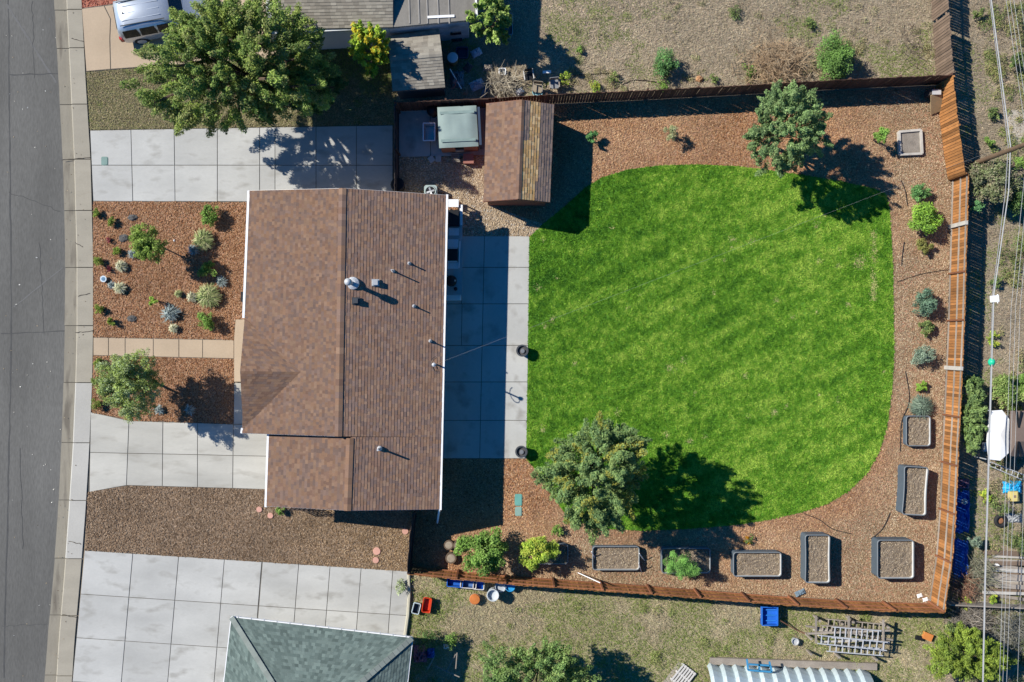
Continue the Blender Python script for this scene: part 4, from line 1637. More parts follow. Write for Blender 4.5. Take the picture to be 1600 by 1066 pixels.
def brush(name, label, px, py, rpx, palette, seed, h=.8, n=500, ry=None, cat='brush'):
    rg = np.random.default_rng(seed)
    c = P(px, py, h * .5)
    r = rpx * S
    ryy = (ry or rpx) * S
    n2 = n
    x = c.x + rg.normal(0, .42, n2) * r
    y = c.y + rg.normal(0, .42, n2) * ryy
    z = np.abs(rg.normal(0, .4, n2)) * h + .03
    a = rg.uniform(0, 6.28, n2)
    t = rg.normal(0, .45, n2)
    L = rg.uniform(.25, .9, n2)
    d_ = np.stack([np.cos(a) * np.cos(t), np.sin(a) * np.cos(t), np.abs(np.sin(t))], 1) * L[:, None]
    s_ = np.stack([-np.sin(a), np.cos(a), np.zeros(n2)], 1) * rg.uniform(.006, .016, n2)[:, None]
    p0 = np.stack([x, y, z], 1)
    m_ = p0 + d_ * .5 + rg.normal(0, .06, (n2, 3))
    e = p0 + d_
    q = np.concatenate([np.stack([p0 - s_, p0 + s_, m_ + s_, m_ - s_], 1), np.stack([m_ - s_, m_ + s_, e + s_ * .3, e - s_ * .3], 1)])
    q[:, :, 2] = np.maximum(q[:, :, 2], .01)
    pc = np.array(palette)
    col = pc[rg.integers(0, len(pc), n2)] * rg.uniform(.7, 1.3, (n2, 1))
    t_ = empty(name, (c.x, c.y, 0), label, cat)
    quads_obj('twigs', q, np.concatenate([col, col]), BLADE, t_)['kind'] = 'stuff'
    return t_


brush('dry_brush', 'tangled orange-brown dry brush behind the upper fence', 1215, 98, 52, [(.42, .29, .17), (.36, .26, .16), (.48, .37, .24), (.26, .18, .11)], 150, 1.0, 1300, ry=42)
brush('dead_branches', 'fallen grey branch lying in the dry yard at top right', 1428, 70, 20, [(.2, .16, .12), (.14, .11, .09)], 151, .3, 60, ry=38)
brush('dry_brush', 'grey dead twigs behind the bottom right garden corner', 1515, 968, 34, [(.26, .23, .19), (.19, .165, .135), (.33, .29, .24)], 152, .7, 900, ry=26)
brush('dry_brush', 'reddish dry brush outside the right fence near the timber pile', 1505, 915, 20, [(.28, .14, .09), (.22, .12, .08), (.34, .21, .13)], 153, .6, 420, ry=20)
brush('dry_brush', 'pale dead stems near the old chairs', 785, 130, 26, [(.45, .40, .30), (.36, .31, .23), (.28, .24, .18)], 154, .6, 420, ry=16)
brush('dry_brush', 'grey-green brush between the timber pile and the right fence', 1530, 895, 24, [(.24, .23, .16), (.18, .19, .12), (.3, .28, .2)], 155, .6, 520, ry=26)
brush('dry_brush', 'grey twiggy heap below the old board at the bottom right', 1580, 985, 34, [(.26, .25, .2), (.2, .19, .15)], 156, .7, 600, ry=36)

shrub('leafy_bush', 'big brown-green bush outside the right fence under the wires', 1552, 285, 46, [(.10, .12, .05), (.13, .14, .075), (.16, .14, .09), (.075, .09, .04)], 160, zc=1.3, leaf=.11, n=9000, ry=42, k=60, rs=.22)
shrub('leafy_bush', 'bright green sprig against the outside of the right fence', 1525, 322, 13, [(.08, .18, .07), (.11, .23, .09)], 161, zc=1.0, n=700)
shrub('leafy_bush', 'dark shrub outside the right fence at the right picture edge', 1596, 310, 26, G_DARK, 162, zc=1.0, leaf=.10, n=2400)
tree('juniper_tree', 'shaggy juniper hanging over the white canopy outside the right fence', 'tree', 1518, 648, 1.2, 20, .9, 6500, .15, [(.10, .15, .045), (.13, .18, .06), (.07, .11, .04)], 163, k=44, rs=.24, rtrunk=.07, ry=58, width=.28)
shrub('leafy_bush', 'wide green bush along the alley above the white canopy', 1575, 612, 32, [(.13, .18, .05), (.10, .15, .04), (.17, .21, .07)], 164, zc=.7, leaf=.10, n=5200, ry=36, flat=.6)
shrub('leafy_bush', 'deeper green bush at the right edge above the outbuilding', 1598, 598, 20, G_BRIGHT, 165, zc=.9, n=2200)
for i, (px, py, r, p_, lb) in enumerate([
        (1552, 178, 12, G_OLIVE, 'upper weed beside the pale slab in the alley'),
        (1545, 222, 11, G_BRIGHT, 'green weed at the foot of the utility pole'),
        (1590, 258, 16, G_BRIGHT, 'bright weed right of the utility pole foot'),
        (1528, 22, 12, G_OLIVE, 'weed at the top of the alley beside the fence shadow'),
        (1598, 380, 22, G_OLIVE, 'weedy patch at the right edge below the brown-green bush'),
        (1556, 440, 13, G_OLIVE, 'thin weeds along the edge of the right fence shadow'),
        (1552, 530, 14, G_YEL, 'yellowish weeds beside the fence shadow above the green marker'),
        (1538, 775, 13, G_YEL, 'yellow-green weeds left of the spare tyre'),
        (1594, 850, 22, G_OLIVE, 'weeds at the right edge below the spare tyre'),
        (1512, 942, 15, G_YEL, 'yellow-green weed at the outside corner of the garden fence'),
        (1550, 935, 12, G_YEL, 'yellow-green weed beside the thick wire near the old board'),
        (1565, 790, 18, G_OLIVE, 'olive weeds around the rubbish near the blue tarp'),
        (1590, 640, 12, G_OLIVE, 'weeds at the edge of the outbuilding roof'),
        (668, 1000, 22, G_DARK, 'dark shaded bush at the corner of the hipped roof house'),
        (703, 1000, 16, G_BRIGHT, 'bright green bush at the edge of the house shadow'),
        (437, 800, 10, G_BRIGHT, 'green plant at the lower left corner of the house'),
        (628, 915, 14, G_SAGE, 'straggly weed growing over the end of the wide driveway'),
        (870, 830, 12, G_BRIGHT, 'fresh green shoots under the large olive tree')]):
    nm = 'weed' if r < 16 else 'leafy_bush'
    shrub(nm, lb, px, py, r, p_, 180 + i, zc=.3 if r < 16 else .6, n=int(150 + r * 26), leaf=.085, cat='weed' if r < 16 else 'shrub', core=.1)


# ------------------------------------------------------------------ raised beds
def rrect(cx, cy, w_, h_, r, n=6, rot=0., pinch=0.):
    out = []
    for k, (sx, sy) in enumerate(((1, 1), (-1, 1), (-1, -1), (1, -1))):
        for i in range(n + 1):
            a = math.pi / 2 * (k + i / n)
            x_ = sx * (w_ / 2 - r) + r * math.cos(a)
            y_ = sy * (h_ / 2 - r) + r * math.sin(a)
            out.append((x_, y_))
    dens = []
    for i in range(len(out)):
        a, b = out[i], out[(i + 1) % len(out)]
        m_ = 1 + int(math.hypot(b[0] - a[0], b[1] - a[1]) / .2)
        for k in range(m_):
            dens.append((a[0] + (b[0] - a[0]) * k / m_, a[1] + (b[1] - a[1]) * k / m_))
    res = []
    for x_, y_ in dens:
        x_ *= 1 - pinch * math.cos(math.pi * y_ / h_)
        res.append((cx + x_ * math.cos(rot) - y_ * math.sin(rot), cy + x_ * math.sin(rot) + y_ * math.cos(rot)))
    return res


liner_m = M('pale_liner', (.66, .65, .61), .5, .05)


def raised_bed(label, x0, y0, x1, y1, z, rot=0., pinch=0., drop=.17):
    c = P((x0 + x1) / 2, (y0 + y1) / 2, z)
    f = 1 - z / H
    w_, h_ = (x1 - x0) * S * f, (y1 - y0) * S * f
    t = empty('raised_bed', (c.x, c.y, 0), label, 'raised bed', 'metal raised beds along the border')
    o_ = rrect(c.x, c.y, w_, h_, .16, 5, rot, pinch)
    i_ = rrect(c.x, c.y, w_ - .05, h_ - .05, .14, 5, rot, pinch)
    mb = MB()
    n = len(o_)
    nrib = 24
    vs = []
    ni = len(i_)
    for zz in (0, z):
        vs += [(p[0], p[1], zz) for p in o_]
    fs = [(k, (k + 1) % n, n + (k + 1) % n, n + k) for k in range(n)]
    mb.add(vs, fs)
    mb.build('bed_wall', slate_m, t)
    mb = MB()
    vs = []
    for zz in (z, z - drop - .1):
        vs += [(p[0], p[1], zz) for p in i_]
    mb.add(vs, [(k, (k + 1) % ni, ni + (k + 1) % ni, ni + k) for k in range(ni)])
    mb.build('liner', liner_m, t)
    mb = MB()
    cl = rrect(c.x, c.y, w_ - .02, h_ - .02, .15, 5, rot, pinch)
    cl.append(cl[0])
    mb.tube([(p[0], p[1], z) for p in cl], .03, 6, cap=False)
    mb.build('rim', M('grey_rim', (.17, .19, .20), .5, .05), t, True)
    mb = MB()
    NN = 12
    vs = []
    for i in range(NN + 1):
        for j in range(NN + 1):
            u, v_ = i / NN * 2 - 1, j / NN * 2 - 1
            x_, y_ = u * (w_ / 2 - .03), v_ * (h_ / 2 - .03)
            x_ *= 1 - pinch * math.cos(math.pi * y_ / h_)
            vs.append((c.x + x_ * math.cos(rot) - y_ * math.sin(rot), c.y + x_ * math.sin(rot) + y_ * math.cos(rot), z - drop + random.uniform(-.025, .025)))
    mb.add(vs, [(i * (NN + 1) + j, (i + 1) * (NN + 1) + j, (i + 1) * (NN + 1) + j + 1, i * (NN + 1) + j + 1) for i in range(NN) for j in range(NN)])
    so = mb.build('soil', soil, t)
    # straw and crumbs on the soil
    k = int(w_ * h_ * 240)
    x_ = R.uniform(-1, 1, k) * (w_ / 2 - .1)
    y_ = R.uniform(-1, 1, k) * (h_ / 2 - .1)
    x_ = x_ * (1 - pinch * np.cos(np.pi * y_ / h_))
    X = c.x + x_ * math.cos(rot) - y_ * math.sin(rot)
    Y = c.y + x_ * math.sin(rot) + y_ * math.cos(rot)
    a = R.uniform(0, 6.28, k)
    L = R.uniform(.01, .035, k)
    d_ = np.stack([np.cos(a) * L, np.sin(a) * L, R.uniform(-.02, .02, k)], 1)
    s_ = np.stack([-np.sin(a), np.cos(a), np.zeros(k)], 1) * R.uniform(.005, .012, k)[:, None]
    p_ = np.stack([X, Y, np.full(k, z - drop + .035)], 1)
    q = np.stack([p_ - d_ - s_, p_ + d_ - s_, p_ + d_ + s_, p_ - d_ + s_], 1)
    o2 = quads_obj('straw', q, PALE(X, Y, k), CHIP, t)
    o2['kind'] = 'stuff'
    return t


raised_bed('low nearly square raised bed beside the lavender mound', 1416, 650, 1454, 697, .40, drop=.12)
raised_bed('tall waisted raised bed at the right border below the square one', 1411, 729.5, 1449, 805, .80, rot=math.radians(-3), pinch=.07)
raised_bed('large square tall raised bed in the lower right garden corner', 1371, 844, 1428, 904, .80)
raised_bed('tall narrow upright raised bed near the lower right corner', 1258, 836, 1297, 911, .80, pinch=.04)
raised_bed('long raised bed right of the feathery plant with a dry grass clump', 1146, 863, 1221, 901, .62)
raised_bed('raised bed mostly hidden under the feathery green plant', 1034, 857, 1110, 896, .50)
raised_bed('low long raised bed with white sticks in the middle of the lower border', 926, 854, 999, 891, .40)
raised_bed('low raised bed half covered by the yellow-green bush', 836, 850, 887.5, 882, .40)
grass_clump('dry grass clump growing at the right end of the long raised bed', 1212, 884, 10, PG, 210, h=.35, group=None)
for t_ in bpy.data.objects:
    if t_.get('label', '').startswith('dry grass clump growing'):
        t_.location.z = 0
for a, b, lb in (((924, 862), (931, 875), 'white stick leaning on the left end of the low long raised bed'), ((999, 865), (1007, 876), 'upper white stick leaning on the right end of the low long raised bed'), ((998, 880), (1002, 893), 'lower white stick leaning on the right end of the low long raised bed'), ((903, 895), (938, 911), 'long white pole leaning on the bottom fence')):
    mb = MB()
    mb.tube([P(a[0], a[1], .75 if a[0] > 910 else .1), P(b[0], b[1], .05 if a[0] > 910 else 1.2)], .025, 6)
    tag(mb.build('garden_stick', white_m), lb, 'stick')

# timber frame bed
t = empty('timber_bed', P(1422, 222), 'small square timber framed bed near the top right corner', 'raised bed')
cc = [P(1405, 206, .2), P(1439, 203, .2), P(1441, 240, .2), P(1407, 241.5, .2)]
for i in range(4):
    mb = MB()
    a, b = cc[i].copy(), cc[(i + 1) % 4].copy()
    a.z = b.z = .11
    mb.bar(a, b, .12, .22 + .006 * (i % 2))
    mb.build('timber', pale_post, t)
mb = MB()
mb.prism([(p.x, p.y) for p in cc], .02, .13)
mb.build('soil', M('grey_soil', (.24, .21, .175), .95, .25, 3, 22, .35, .5), t)
# tan box in the corner
t = empty('wooden_ramp_box', P(1462, 160), 'tan wooden box standing in the top right fence corner', 'box')
mb = MB()
a, b = P(1463, 146, .75), P(1463, 176, .12)
mb.bar(a, b, .62, .05)
mb.build('lid', M('tan_ply', (.34, .25, .14), .8, .15, 2, 15, .15), t)
mb = MB()
mb.box((a.x, a.y + .1, .36), (.6, .3, .72))
mb.build('body', dark_wood, t)
mb = MB()
mb.box((a.x, a.y + .05, .78), (.45, .25, .04))
mb.build('tray', galv, t)

# ------------------------------------------------------------------ overhead lines and pole
pl_ = empty('utility_pole', P(1516, 257), 'brown wooden utility pole rising past the right edge', 'pole')
pb = P(1516, 258)
mb = MB()
mb.tube([pb, pb + Vector((.05, 0, 4)), pb + Vector((.1, 0, 9.5))], .13, 12, .10)
mb.build('shaft', M('pole_wood', (.15, .10, .062), .9, .2, 2, 20, .25, .2), pl_)
mb = MB()
mb.bar(pb + Vector((-1.1, .1, 8.8)), pb + Vector((1.2, .1, 8.8)), .1, .12)
mb.build('cross_arm', weath, pl_)


def wire(name, label, pts, r, mat=alum, sag=0.):
    """pts: (px,py,z)"""
    w_ = [P(*p) for p in pts]
    mb = MB()
    out = []
    for i in range(len(w_) - 1):
        for k in range(12):
            t = k / 12
            p = w_[i].lerp(w_[i + 1], t)
            p.z -= sag * 4 * t * (1 - t)
            out.append(p)
    out.append(w_[-1])
    mb.tube(out, r, 6)
    return tag(mb.build(name, mat), label, 'cable', 'overhead cables along the alley')


wire('overhead_cable', 'thick pale overhead cable running down the alley', [(1541, -60, 3.4), (1579, 228, 3.6), (1576, 300, 3.5), (1553, 460, 3.3), (1549, 600, 3.3), (1540, 900, 3.4), (1535, 1120, 3.5)], .027)
wire('overhead_cable', 'grey companion cable just left of the thick pale cable', [(1539, -60, 3.2), (1575.5, 228, 3.45), (1571, 300, 3.3), (1551, 460, 3.1), (1547.5, 600, 3.1), (1538.5, 900, 3.2), (1534, 1120, 3.3)], .02, M('grey_cable', (.25, .25, .26), .5, .05, 2, 10, .05))
wire('overhead_cable', 'first thin overhead line right of the thick cable', [(1563, -60, 4.4), (1606, 225, 4.6), (1580, 480, 4.4), (1560, 1120, 4.4)], .009)
wire('overhead_cable', 'second thin overhead line right of the thick cable', [(1569, -60, 4.6), (1612, 225, 4.8), (1587, 480, 4.6), (1565, 1120, 4.6)], .009)
wire('overhead_cable', 'third thin overhead line right of the thick cable', [(1575, -60, 4.8), (1618, 225, 5.0), (1594, 480, 4.8), (1571, 1120, 4.8)], .009)
wire('overhead_cable', 'outermost thin overhead line at the right edge', [(1585, -60, 5.1), (1630, 225, 5.3), (1607, 560, 5.1), (1588, 1120, 5.0)], .007)
wire('service_cable', 'thin twisted service cable crossing the lawn from the roof mast to the pole', [(678.5, 570, mz + .85), (1380, 300, 4.6), (1578, 226, 3.7)], .0022)
p = P(1554, 467, 3.25)
mb = MB()
mb.box((p.x, p.y, 3.25), (.34, .32, .2), rz=.1)
mb.tube([(p.x + .12, p.y + .22, 3.3), (p.x + .12, p.y - .22, 3.3)], .03, 6)
tag(mb.build('splice_box', white_m), 'white splice box hanging on the thick cable', 'cable box')
p = P(1550.5, 566, 3.25)
mb = MB()
mb.lathe((p.x, p.y, 3.05), [(.02, 0), (.14, .03), (.18, .14), (.13, .26), (.03, .32)], 12, sx=1, sy=1.15)
tag(mb.build('marker_ball', M('green_ball', (.02, .48, .26), .35, .05, 2, 10, .05), None, True), 'green marker hanging on the thick cable', 'marker')

# ------------------------------------------------------------------ patio and kitchen things
t = empty('outdoor_counter', P(709, 400), 'grey outdoor kitchen counter along the back wall of the house', 'counter')
def cbox(name, x0, y0, x1, y1, z0, z1, mat, par):
    a, b = P(x0, y0, z1), P(x1, y1, z1)
    mb = MB()
    mb.box(((a.x + b.x) / 2, (a.y + b.y) / 2, (z0 + z1) / 2), (abs(b.x - a.x), abs(b.y - a.y), z1 - z0))
    return mb.build(name, mat, par)
ctr = M('grey_counter', (.36, .37, .37), .6, .1, 3, 20, .1)
cbox('cabinet', 697, 330, 721, 459, .02, .82, M('block_base', (.42, .41, .38), .8, .1, 3, 20, .1), t)
cbox('countertop', 696, 328, 722.5, 461, .822, .88, ctr, t)
cbox('end_block', 697, 457.5, 719.5, 469, .02, .88 - .06, M('pale_block', (.68, .69, .67), .7, .06, 2, 15, .06), t)
cbox('edge_strip', 718.5, 320, 722.8, 352, .881, .90, white_m, t)
t = empty('black_smoker', P(708, 340), 'black covered smoker at the upper end of the outdoor counter', 'grill')
cbox('body', 698.5, 328, 718, 353.5, .89, 1.12, black_m, t)
cbox('lid', 700, 330, 716.5, 352, 1.121, 1.22, black_m, t)
cbox('tray', 701, 356.5, 717, 368, .885, .93, steel_m, t)
t = empty('steel_grill', P(708, 395), 'steel barbecue with black lid in the middle of the outdoor counter', 'grill')
cbox('side_shelf', 700, 374, 716, 387, .885, .95, steel_m, t)
cbox('side_shelf', 699, 410, 716, 420, .885, .95, steel_m, t)
cbox('lid', 699, 389, 715, 407.5, .885, 1.18, black_m, t)
cbox('lid_trim', 699, 387.6, 714, 388.8, .885, 1.17, steel_m, t)
cbox('lid_trim', 699, 407.8, 714, 409, .885, 1.17, steel_m, t)
a = P(718.5, 377, 1.0); b = P(717, 419, 1.0)
mb = MB(); mb.tube([a, b], .03, 8); mb.build('handle', steel_m, t)
t = empty('kettle_grill', P(705, 438), 'round black kettle grill at the lower end of the outdoor counter', 'grill')
p = P(705, 439, 1.1)
mb = MB(); mb.lathe((p.x, p.y, .885), [(.12, 0), (.28, .12), (.29, .2)], 18); mb.build('bowl', black_m, t, True)
mb = MB(); mb.lathe((p.x, p.y, 1.087), [(.29, 0), (.22, .12), (.05, .17)], 18); mb.build('lid', black_m, t, True)
mb = MB(); mb.tube([(p.x + .2, p.y - .04, 1.2), (p.x + .2, p.y + .04, 1.2)], .025, 6); mb.build('handle', steel_m, t)
p = P(712, 451.5, .95)
mb = MB(); mb.lathe((p.x, p.y, .882), [(.08, 0), (.10, .08), (.09, .16), (.03, .18)], 12)
tag(mb.build('charcoal_pot', black_m, None, True), 'small black pot beside the round kettle grill', 'pot')
t = empty('side_table', P(709, 317), 'white topped table at the corner of the house by the air conditioner', 'table')
cbox('top', 700.5, 311.5, 716.5, 323.5, .95, 1.0, white_m, t)
for x_, y_ in ((701.5, 312.5), (715.5, 312.5), (701.5, 322.5), (715.5, 322.5)):
    a = P(x_, y_, 1.0)
    mb = MB(); mb.bar((a.x, a.y, 0), (a.x, a.y, .948), .05, .05); mb.build('leg', galv, t)
cbox('shelf', 701, 312, 716, 323, .4, .43, galv, t)

# air conditioner
t = empty('air_conditioner', P(672, 300), 'pale green air conditioner with round fan grille behind the house', 'air conditioner')
c = P(672.5, 299, .75)
mb = MB()
o_ = rrect(c.x, c.y, .66, .66, .12, 4)
i_ = [(c.x + .25 * math.cos(2 * math.pi * k / 40), c.y + .25 * math.sin(2 * math.pi * k / 40)) for k in range(40)]
mb.prism(o_, 0, .70)
mb.build('case', M('pale_green_case', (.33, .40, .38), .5, .06, 3, 20, .05), t)
mb = MB()
mb.lathe((c.x, c.y, .702), [(.25, 0), (.25, .01)], 24)
mb.build('fan_opening', black_m, t)
mb = MB()
for k in range(4):
    a = k * math.pi / 2 + .3
    mb.box((c.x + .11 * math.cos(a), c.y + .11 * math.sin(a), .722), (.2, .09, .006), rz=a, rx=.3)
mb.build('fan_blades', galv, t)
mb = MB()
ring = lambda r, z: [(c.x + r * math.cos(2 * math.pi * k / 24), c.y + r * math.sin(2 * math.pi * k / 24), z) for k in range(25)]
mb.tube(ring(.27, .715), .03, 5, cap=False)
mb.build('fan_ring', M('pale_green_case', (.33, .40, .38)), t)


def planter(label, px, py, r=.30, h=.55):
    c = P(px, py, h)
    t = empty('round_planter', (c.x, c.y, .03), label, 'planter', 'round planters on the patio edge')
    mb = MB()
    mb.lathe((c.x, c.y, .03), [(r * .72, 0), (r * .9, h * .5), (r, h - .05), (r * 1.06, h - .03), (r * 1.06, h), (r * .8, h), (r * .72, h - .12)], 24)
    mb.build('pot', dgrey_m, t, False)
    mb = MB()
    mb.lathe((c.x, c.y, h - .09), [(r * .74, 0), (r * .5, .015), (.02, .02)], 20)
    mb.build('soil', M('pot_soil', (.09, .085, .085), .95, .3, 6, 30, .3), t)
    mb = MB()
    mb.lathe((c.x + .02, c.y - .02, h - .07), [(r * .36, 0), (r * .36, .06), (r * .2, .065)], 14)
    mb.build('inner_cup', M('grey_cup', (.16, .17, .18), .6), t)
    return t


planter('dark round planter at the middle of the patio edge', 816, 548)
planter('dark round planter at the lower corner of the patio', 814.5, 706)

# teal utility lids
def lid(label, px, py, w_, h_, z=.03, mat=teal_m, rot=0.):
    c = P(px, py)
    t = empty('utility_box', (c.x, c.y, z), label, 'utility box')
    mb = MB(); mb.prism(rrect(c.x, c.y, w_ + .06, h_ + .06, .08, 3, rot), z - .1, z + .02); mb.build('frame', mat, t)
    mb = MB(); mb.prism(rrect(c.x, c.y, w_, h_, .07, 3, rot), z + .0205, z + .035); mb.build('lid', mat, t)
    return t
lid('teal utility box in the mulch, upper of the two near the patio', 810, 781, .33, .55, mat=M('teal_lid', (.13, .33, .28), .6, .1, 4, 20, .1))
lid('pale teal utility box in the mulch, lower of the two near the patio', 810, 799, .3, .42, mat=M('teal_lid2', (.22, .34, .29), .6, .1, 4, 20, .1))
lid('grey-green meter lid set in the top driveway near the pavement', 164, 252, .30, .40, z=.018, mat=M('meter_lid', (.16, .25, .22), .6, .1, 4, 20, .1))

# stepping stones
for i, (px, py, r, lb) in enumerate([(405.5, 796, 4.5, 'round pink paver left of the lower house corner'), (423, 805.5, 4.5, 'round pink paver beside the green plant at the house corner'), (589, 861, 6, 'largest round pink paver in the dry side bed'), (587.5, 875, 5, 'pale round paver just below the largest pink one'), (633.5, 830, 5, 'round paver in the shade beside the short dark fence')]):
    c = P(px, py)
    mb = MB(); mb.lathe((c.x, c.y, .0), [(r * S, 0), (r * S, .06), (r * S * .93, .075), (.02, .076)], 20)
    tag(mb.build('stepping_stone', pink_m), lb, 'paver', 'round pavers in the side bed')
# log rounds
for i, (px, py, r, lb) in enumerate([(701, 852, 7.5, 'upper left log round in the lower left border'), (716, 853, 8, 'upper right log round beside the bright green bush'), (704.5, 872.5, 8.5, 'lower log round in the lower left border')]):
    c = P(px, py, .3)
    t = empty('log_round', (c.x, c.y, 0), lb, 'log', 'log rounds by the bush')
    mb = MB(); mb.lathe((c.x, c.y, 0), [(r * S * 1.03, 0), (r * S, .15), (r * S * 1.02, .3), (r * S * .86, .302)], 16); mb.build('bark', bark, t)
    mb = MB(); mb.lathe((c.x, c.y, .3), [(r * S * .85, .0), (r * S * .5, .006), (.02, .008)], 16); mb.build('cut_face', stump_m, t)
# boulders
def boulder(label, px, py, w_, h_, z, seed, mat=rock_m, name='boulder', cat='boulder'):
    rg = np.random.default_rng(seed)
    c = P(px, py, z * .5)
    mb = MB()
    n, m_ = 12, 7
    vs = []
    for j in range(m_):
        th = math.pi * .55 * j / (m_ - 1)
        for k in range(n):
            a = 2 * math.pi * k / n
            q = 1 + rg.normal(0, .09)
            vs.append((c.x + math.sin(th) * math.cos(a) * w_ * .5 * q, c.y + math.sin(th) * math.sin(a) * h_ * .5 * q, max(-.03, math.cos(th) * z * q)))
    fs = [(j * n + k, (j + 1) * n + k, (j + 1) * n + (k + 1) % n, j * n + (k + 1) % n) for j in range(m_ - 1) for k in range(n)]
    mb.add(vs, fs)
    return tag(mb.build(name, mat), label, cat)
boulder('dark boulder near the top of the upper front bed', 207, 340, .55, .36, .13, 1)
boulder('dark boulder touching the small olive tree', 193, 372, .55, .42, .14, 2)
boulder('dark boulder near the path in the upper front bed', 206, 498, .55, .38, .12, 3)
boulder('small orange stone behind the upper fence', 1093, 123, .4, .36, .2, 4, M('orange_stone', (.40, .22, .11), .9, .2, 4, 20, .2), 'stone', 'stone')
boulder('white pebble in the upper front bed', 272, 376, .12, .12, .07, 5, white_m, 'stone', 'stone')
c = P(162, 436, .15)
t = empty('garden_light', (c.x, c.y, 0), 'small pale blue disc lamp near the pavement in the upper front bed', 'garden light')
mb = MB(); mb.lathe((c.x, c.y, 0), [(.04, 0), (.04, .16), (.17, .17), (.17, .2), (.11, .2)], 18); mb.build('ring', M('pale_blue_ring', (.50, .58, .62), .4, .05), t)
mb = MB(); mb.lathe((c.x, c.y, .2), [(.10, .0), (.10, .012), (.02, .015)], 16); mb.build('panel', M('solar_panel', (.12, .22, .32), .3, .05), t)


# drip hoses
def hose(label, pts, r=.022):
    pp = PA(pts)
    out = []
    for i in range(len(pp) - 1):
        p0, p1, p2, p3 = pp[max(i - 1, 0)], pp[i], pp[i + 1], pp[min(i + 2, len(pp) - 1)]
        for k in range(6):
            t = k / 6
            out.append(.5 * ((2 * p1) + (p2 - p0) * t + (2 * p0 - 5 * p1 + 4 * p2 - p3) * t * t + (3 * p1 - p0 - 3 * p2 + p3) * t ** 3) + Vector((0, 0, .05)))
    out.append(pp[-1] + Vector((0, 0, .05)))
    mb = MB(); mb.tube(out, r, 5)
    tag(mb.build('drip_hose', M('dark_hose', (.045, .035, .03), .7), None), label, 'hose', 'drip hoses on the mulch')
hose('dark drip hose along the upper right border', [(1407, 282), (1414, 300), (1417, 322)])
hose('dark drip hose past the middle of the right border', [(1412, 378), (1409, 400), (1408, 415)])
hose('dark drip hose curling around the square raised bed', [(1414, 580), (1420, 625), (1408, 660), (1406, 705)])
hose('dark drip hose running from the tall bed towards the lawn', [(1390, 801), (1378, 826), (1360, 842)])
hose('long dark drip hose across the lower right mulch', [(1255, 802), (1280, 812), (1300, 826), (1330, 834)])
hose('looped dark drip hose behind the low long bed', [(924, 832), (921, 842), (927, 855)], .015)
hose('straight dark line across the right border mulch', [(1400, 441), (1440, 428), (1485, 421)], .014)
hose('dark hose lying in the dry yard behind the fence', [(960, 139), (985, 127), (1005, 126), (1040, 131)])
hose('straight dark hose along the dry yard', [(895, 118), (930, 116), (960, 114)])


# ------------------------------------------------------------------ parked car
t = empty('parked_car', P(252, 25), 'silver sport utility car parked on the tan driveway under the big tree', 'car')
ang = math.radians(10.5)
cb = P(255, 22, .9)
TR = Matrix.Translation((cb.x, cb.y, .02)) @ Matrix.Rotation(ang, 4, 'Z')
# stations along x (rear -2.4 .. front 2.4): (x, halfwidth low, halfwidth belt, halfwidth roof, z_low, z_belt, z_top)
st = [(-2.40, .78, .80, .72, .45, .80, .98), (-2.30, .90, .92, .72, .38, .98, 1.32), (-2.15, .93, .95, .70, .35, 1.02, 1.66), (-1.7, .95, .97, .69, .33, 1.03, 1.74), (-.8, .96, .98, .69, .32, 1.02, 1.77), (.1, .96, .98, .68, .32, 1.0, 1.74), (.62, .96, .97, .66, .32, .99, 1.60), (1.15, .95, .96, .74, .32, .98, 1.12), (1.9, .93, .93, .74, .34, .92, 1.02), (2.3, .84, .84, .66, .38, .80, .90), (2.42, .70, .70, .58, .45, .70, .78)]
mb = MB()
vs = []
for x_, wl_, wb, wr, zl, zb, zt in st:
    prof = [(wl_, zl), (wb, (zl + zb) / 2), (wb * .985, zb), (wr + .06, zt - .08 * (zt - zb + .1)), (wr * .85, zt), (0, zt + .02)]
    full = prof + [(-a, b) for a, b in prof[-2::-1]]
    for a, b in full:
        vs.append(TR @ Vector((x_, a, b)))
n = 11
fs = []
for i in range(len(st) - 1):
    for k in range(n - 1):
        fs.append((i * n + k, i * n + k + 1, (i + 1) * n + k + 1, (i + 1) * n + k))
fs += [tuple(range(n)), tuple((len(st) - 1) * n + k for k in range(n))[::-1]]
mb.add(vs, fs)
mb.build('body', silver_m, t, True)
for sg in (1, -1):
    for xa, xb in ((-2.05, -1.25), (-1.18, -.35), (-.28, .5)):
        mb = MB()
        v4 = []
        for x_, za, ya in ((xa, 1.08, .975), (xb, 1.07, .975), (xb - .02, 1.56, .80), (xa + .06, 1.56, .80)):
            v4.append(TR @ Vector((x_, sg * (ya + .012), za)))
        mb.add(v4, [(0, 1, 2, 3)])
        mb.build('side_window', glass_m, t)
    mb = MB(); a = TR @ Vector((-1.95, sg * .60, 1.79)); b = TR @ Vector((.3, sg * .60, 1.79)); mb.tube([a, b], .025, 6); mb.build('roof_rail', dgrey_m, t)
    mb = MB(); a = TR @ Vector((-2.33, sg * .86, .85)); mb.box(a, (.14, .16, .34), rz=ang); mb.build('tail_light', tail_m, t)
    for x_ in (-1.5, 1.5):
        wl = MB(); a = TR @ Vector((x_, sg * .80, .36)); b = TR @ Vector((x_, sg * .99, .36)); wl.tube([a, b], .36, 18); wo = wl.build('wheel', rubber, t)
        wl = MB(); a = TR @ Vector((x_, sg * .98, .36)); b = TR @ Vector((x_, sg * 1.0, .36)); wl.tube([a, b], .24, 14); wl.build('rim', galv, wo)
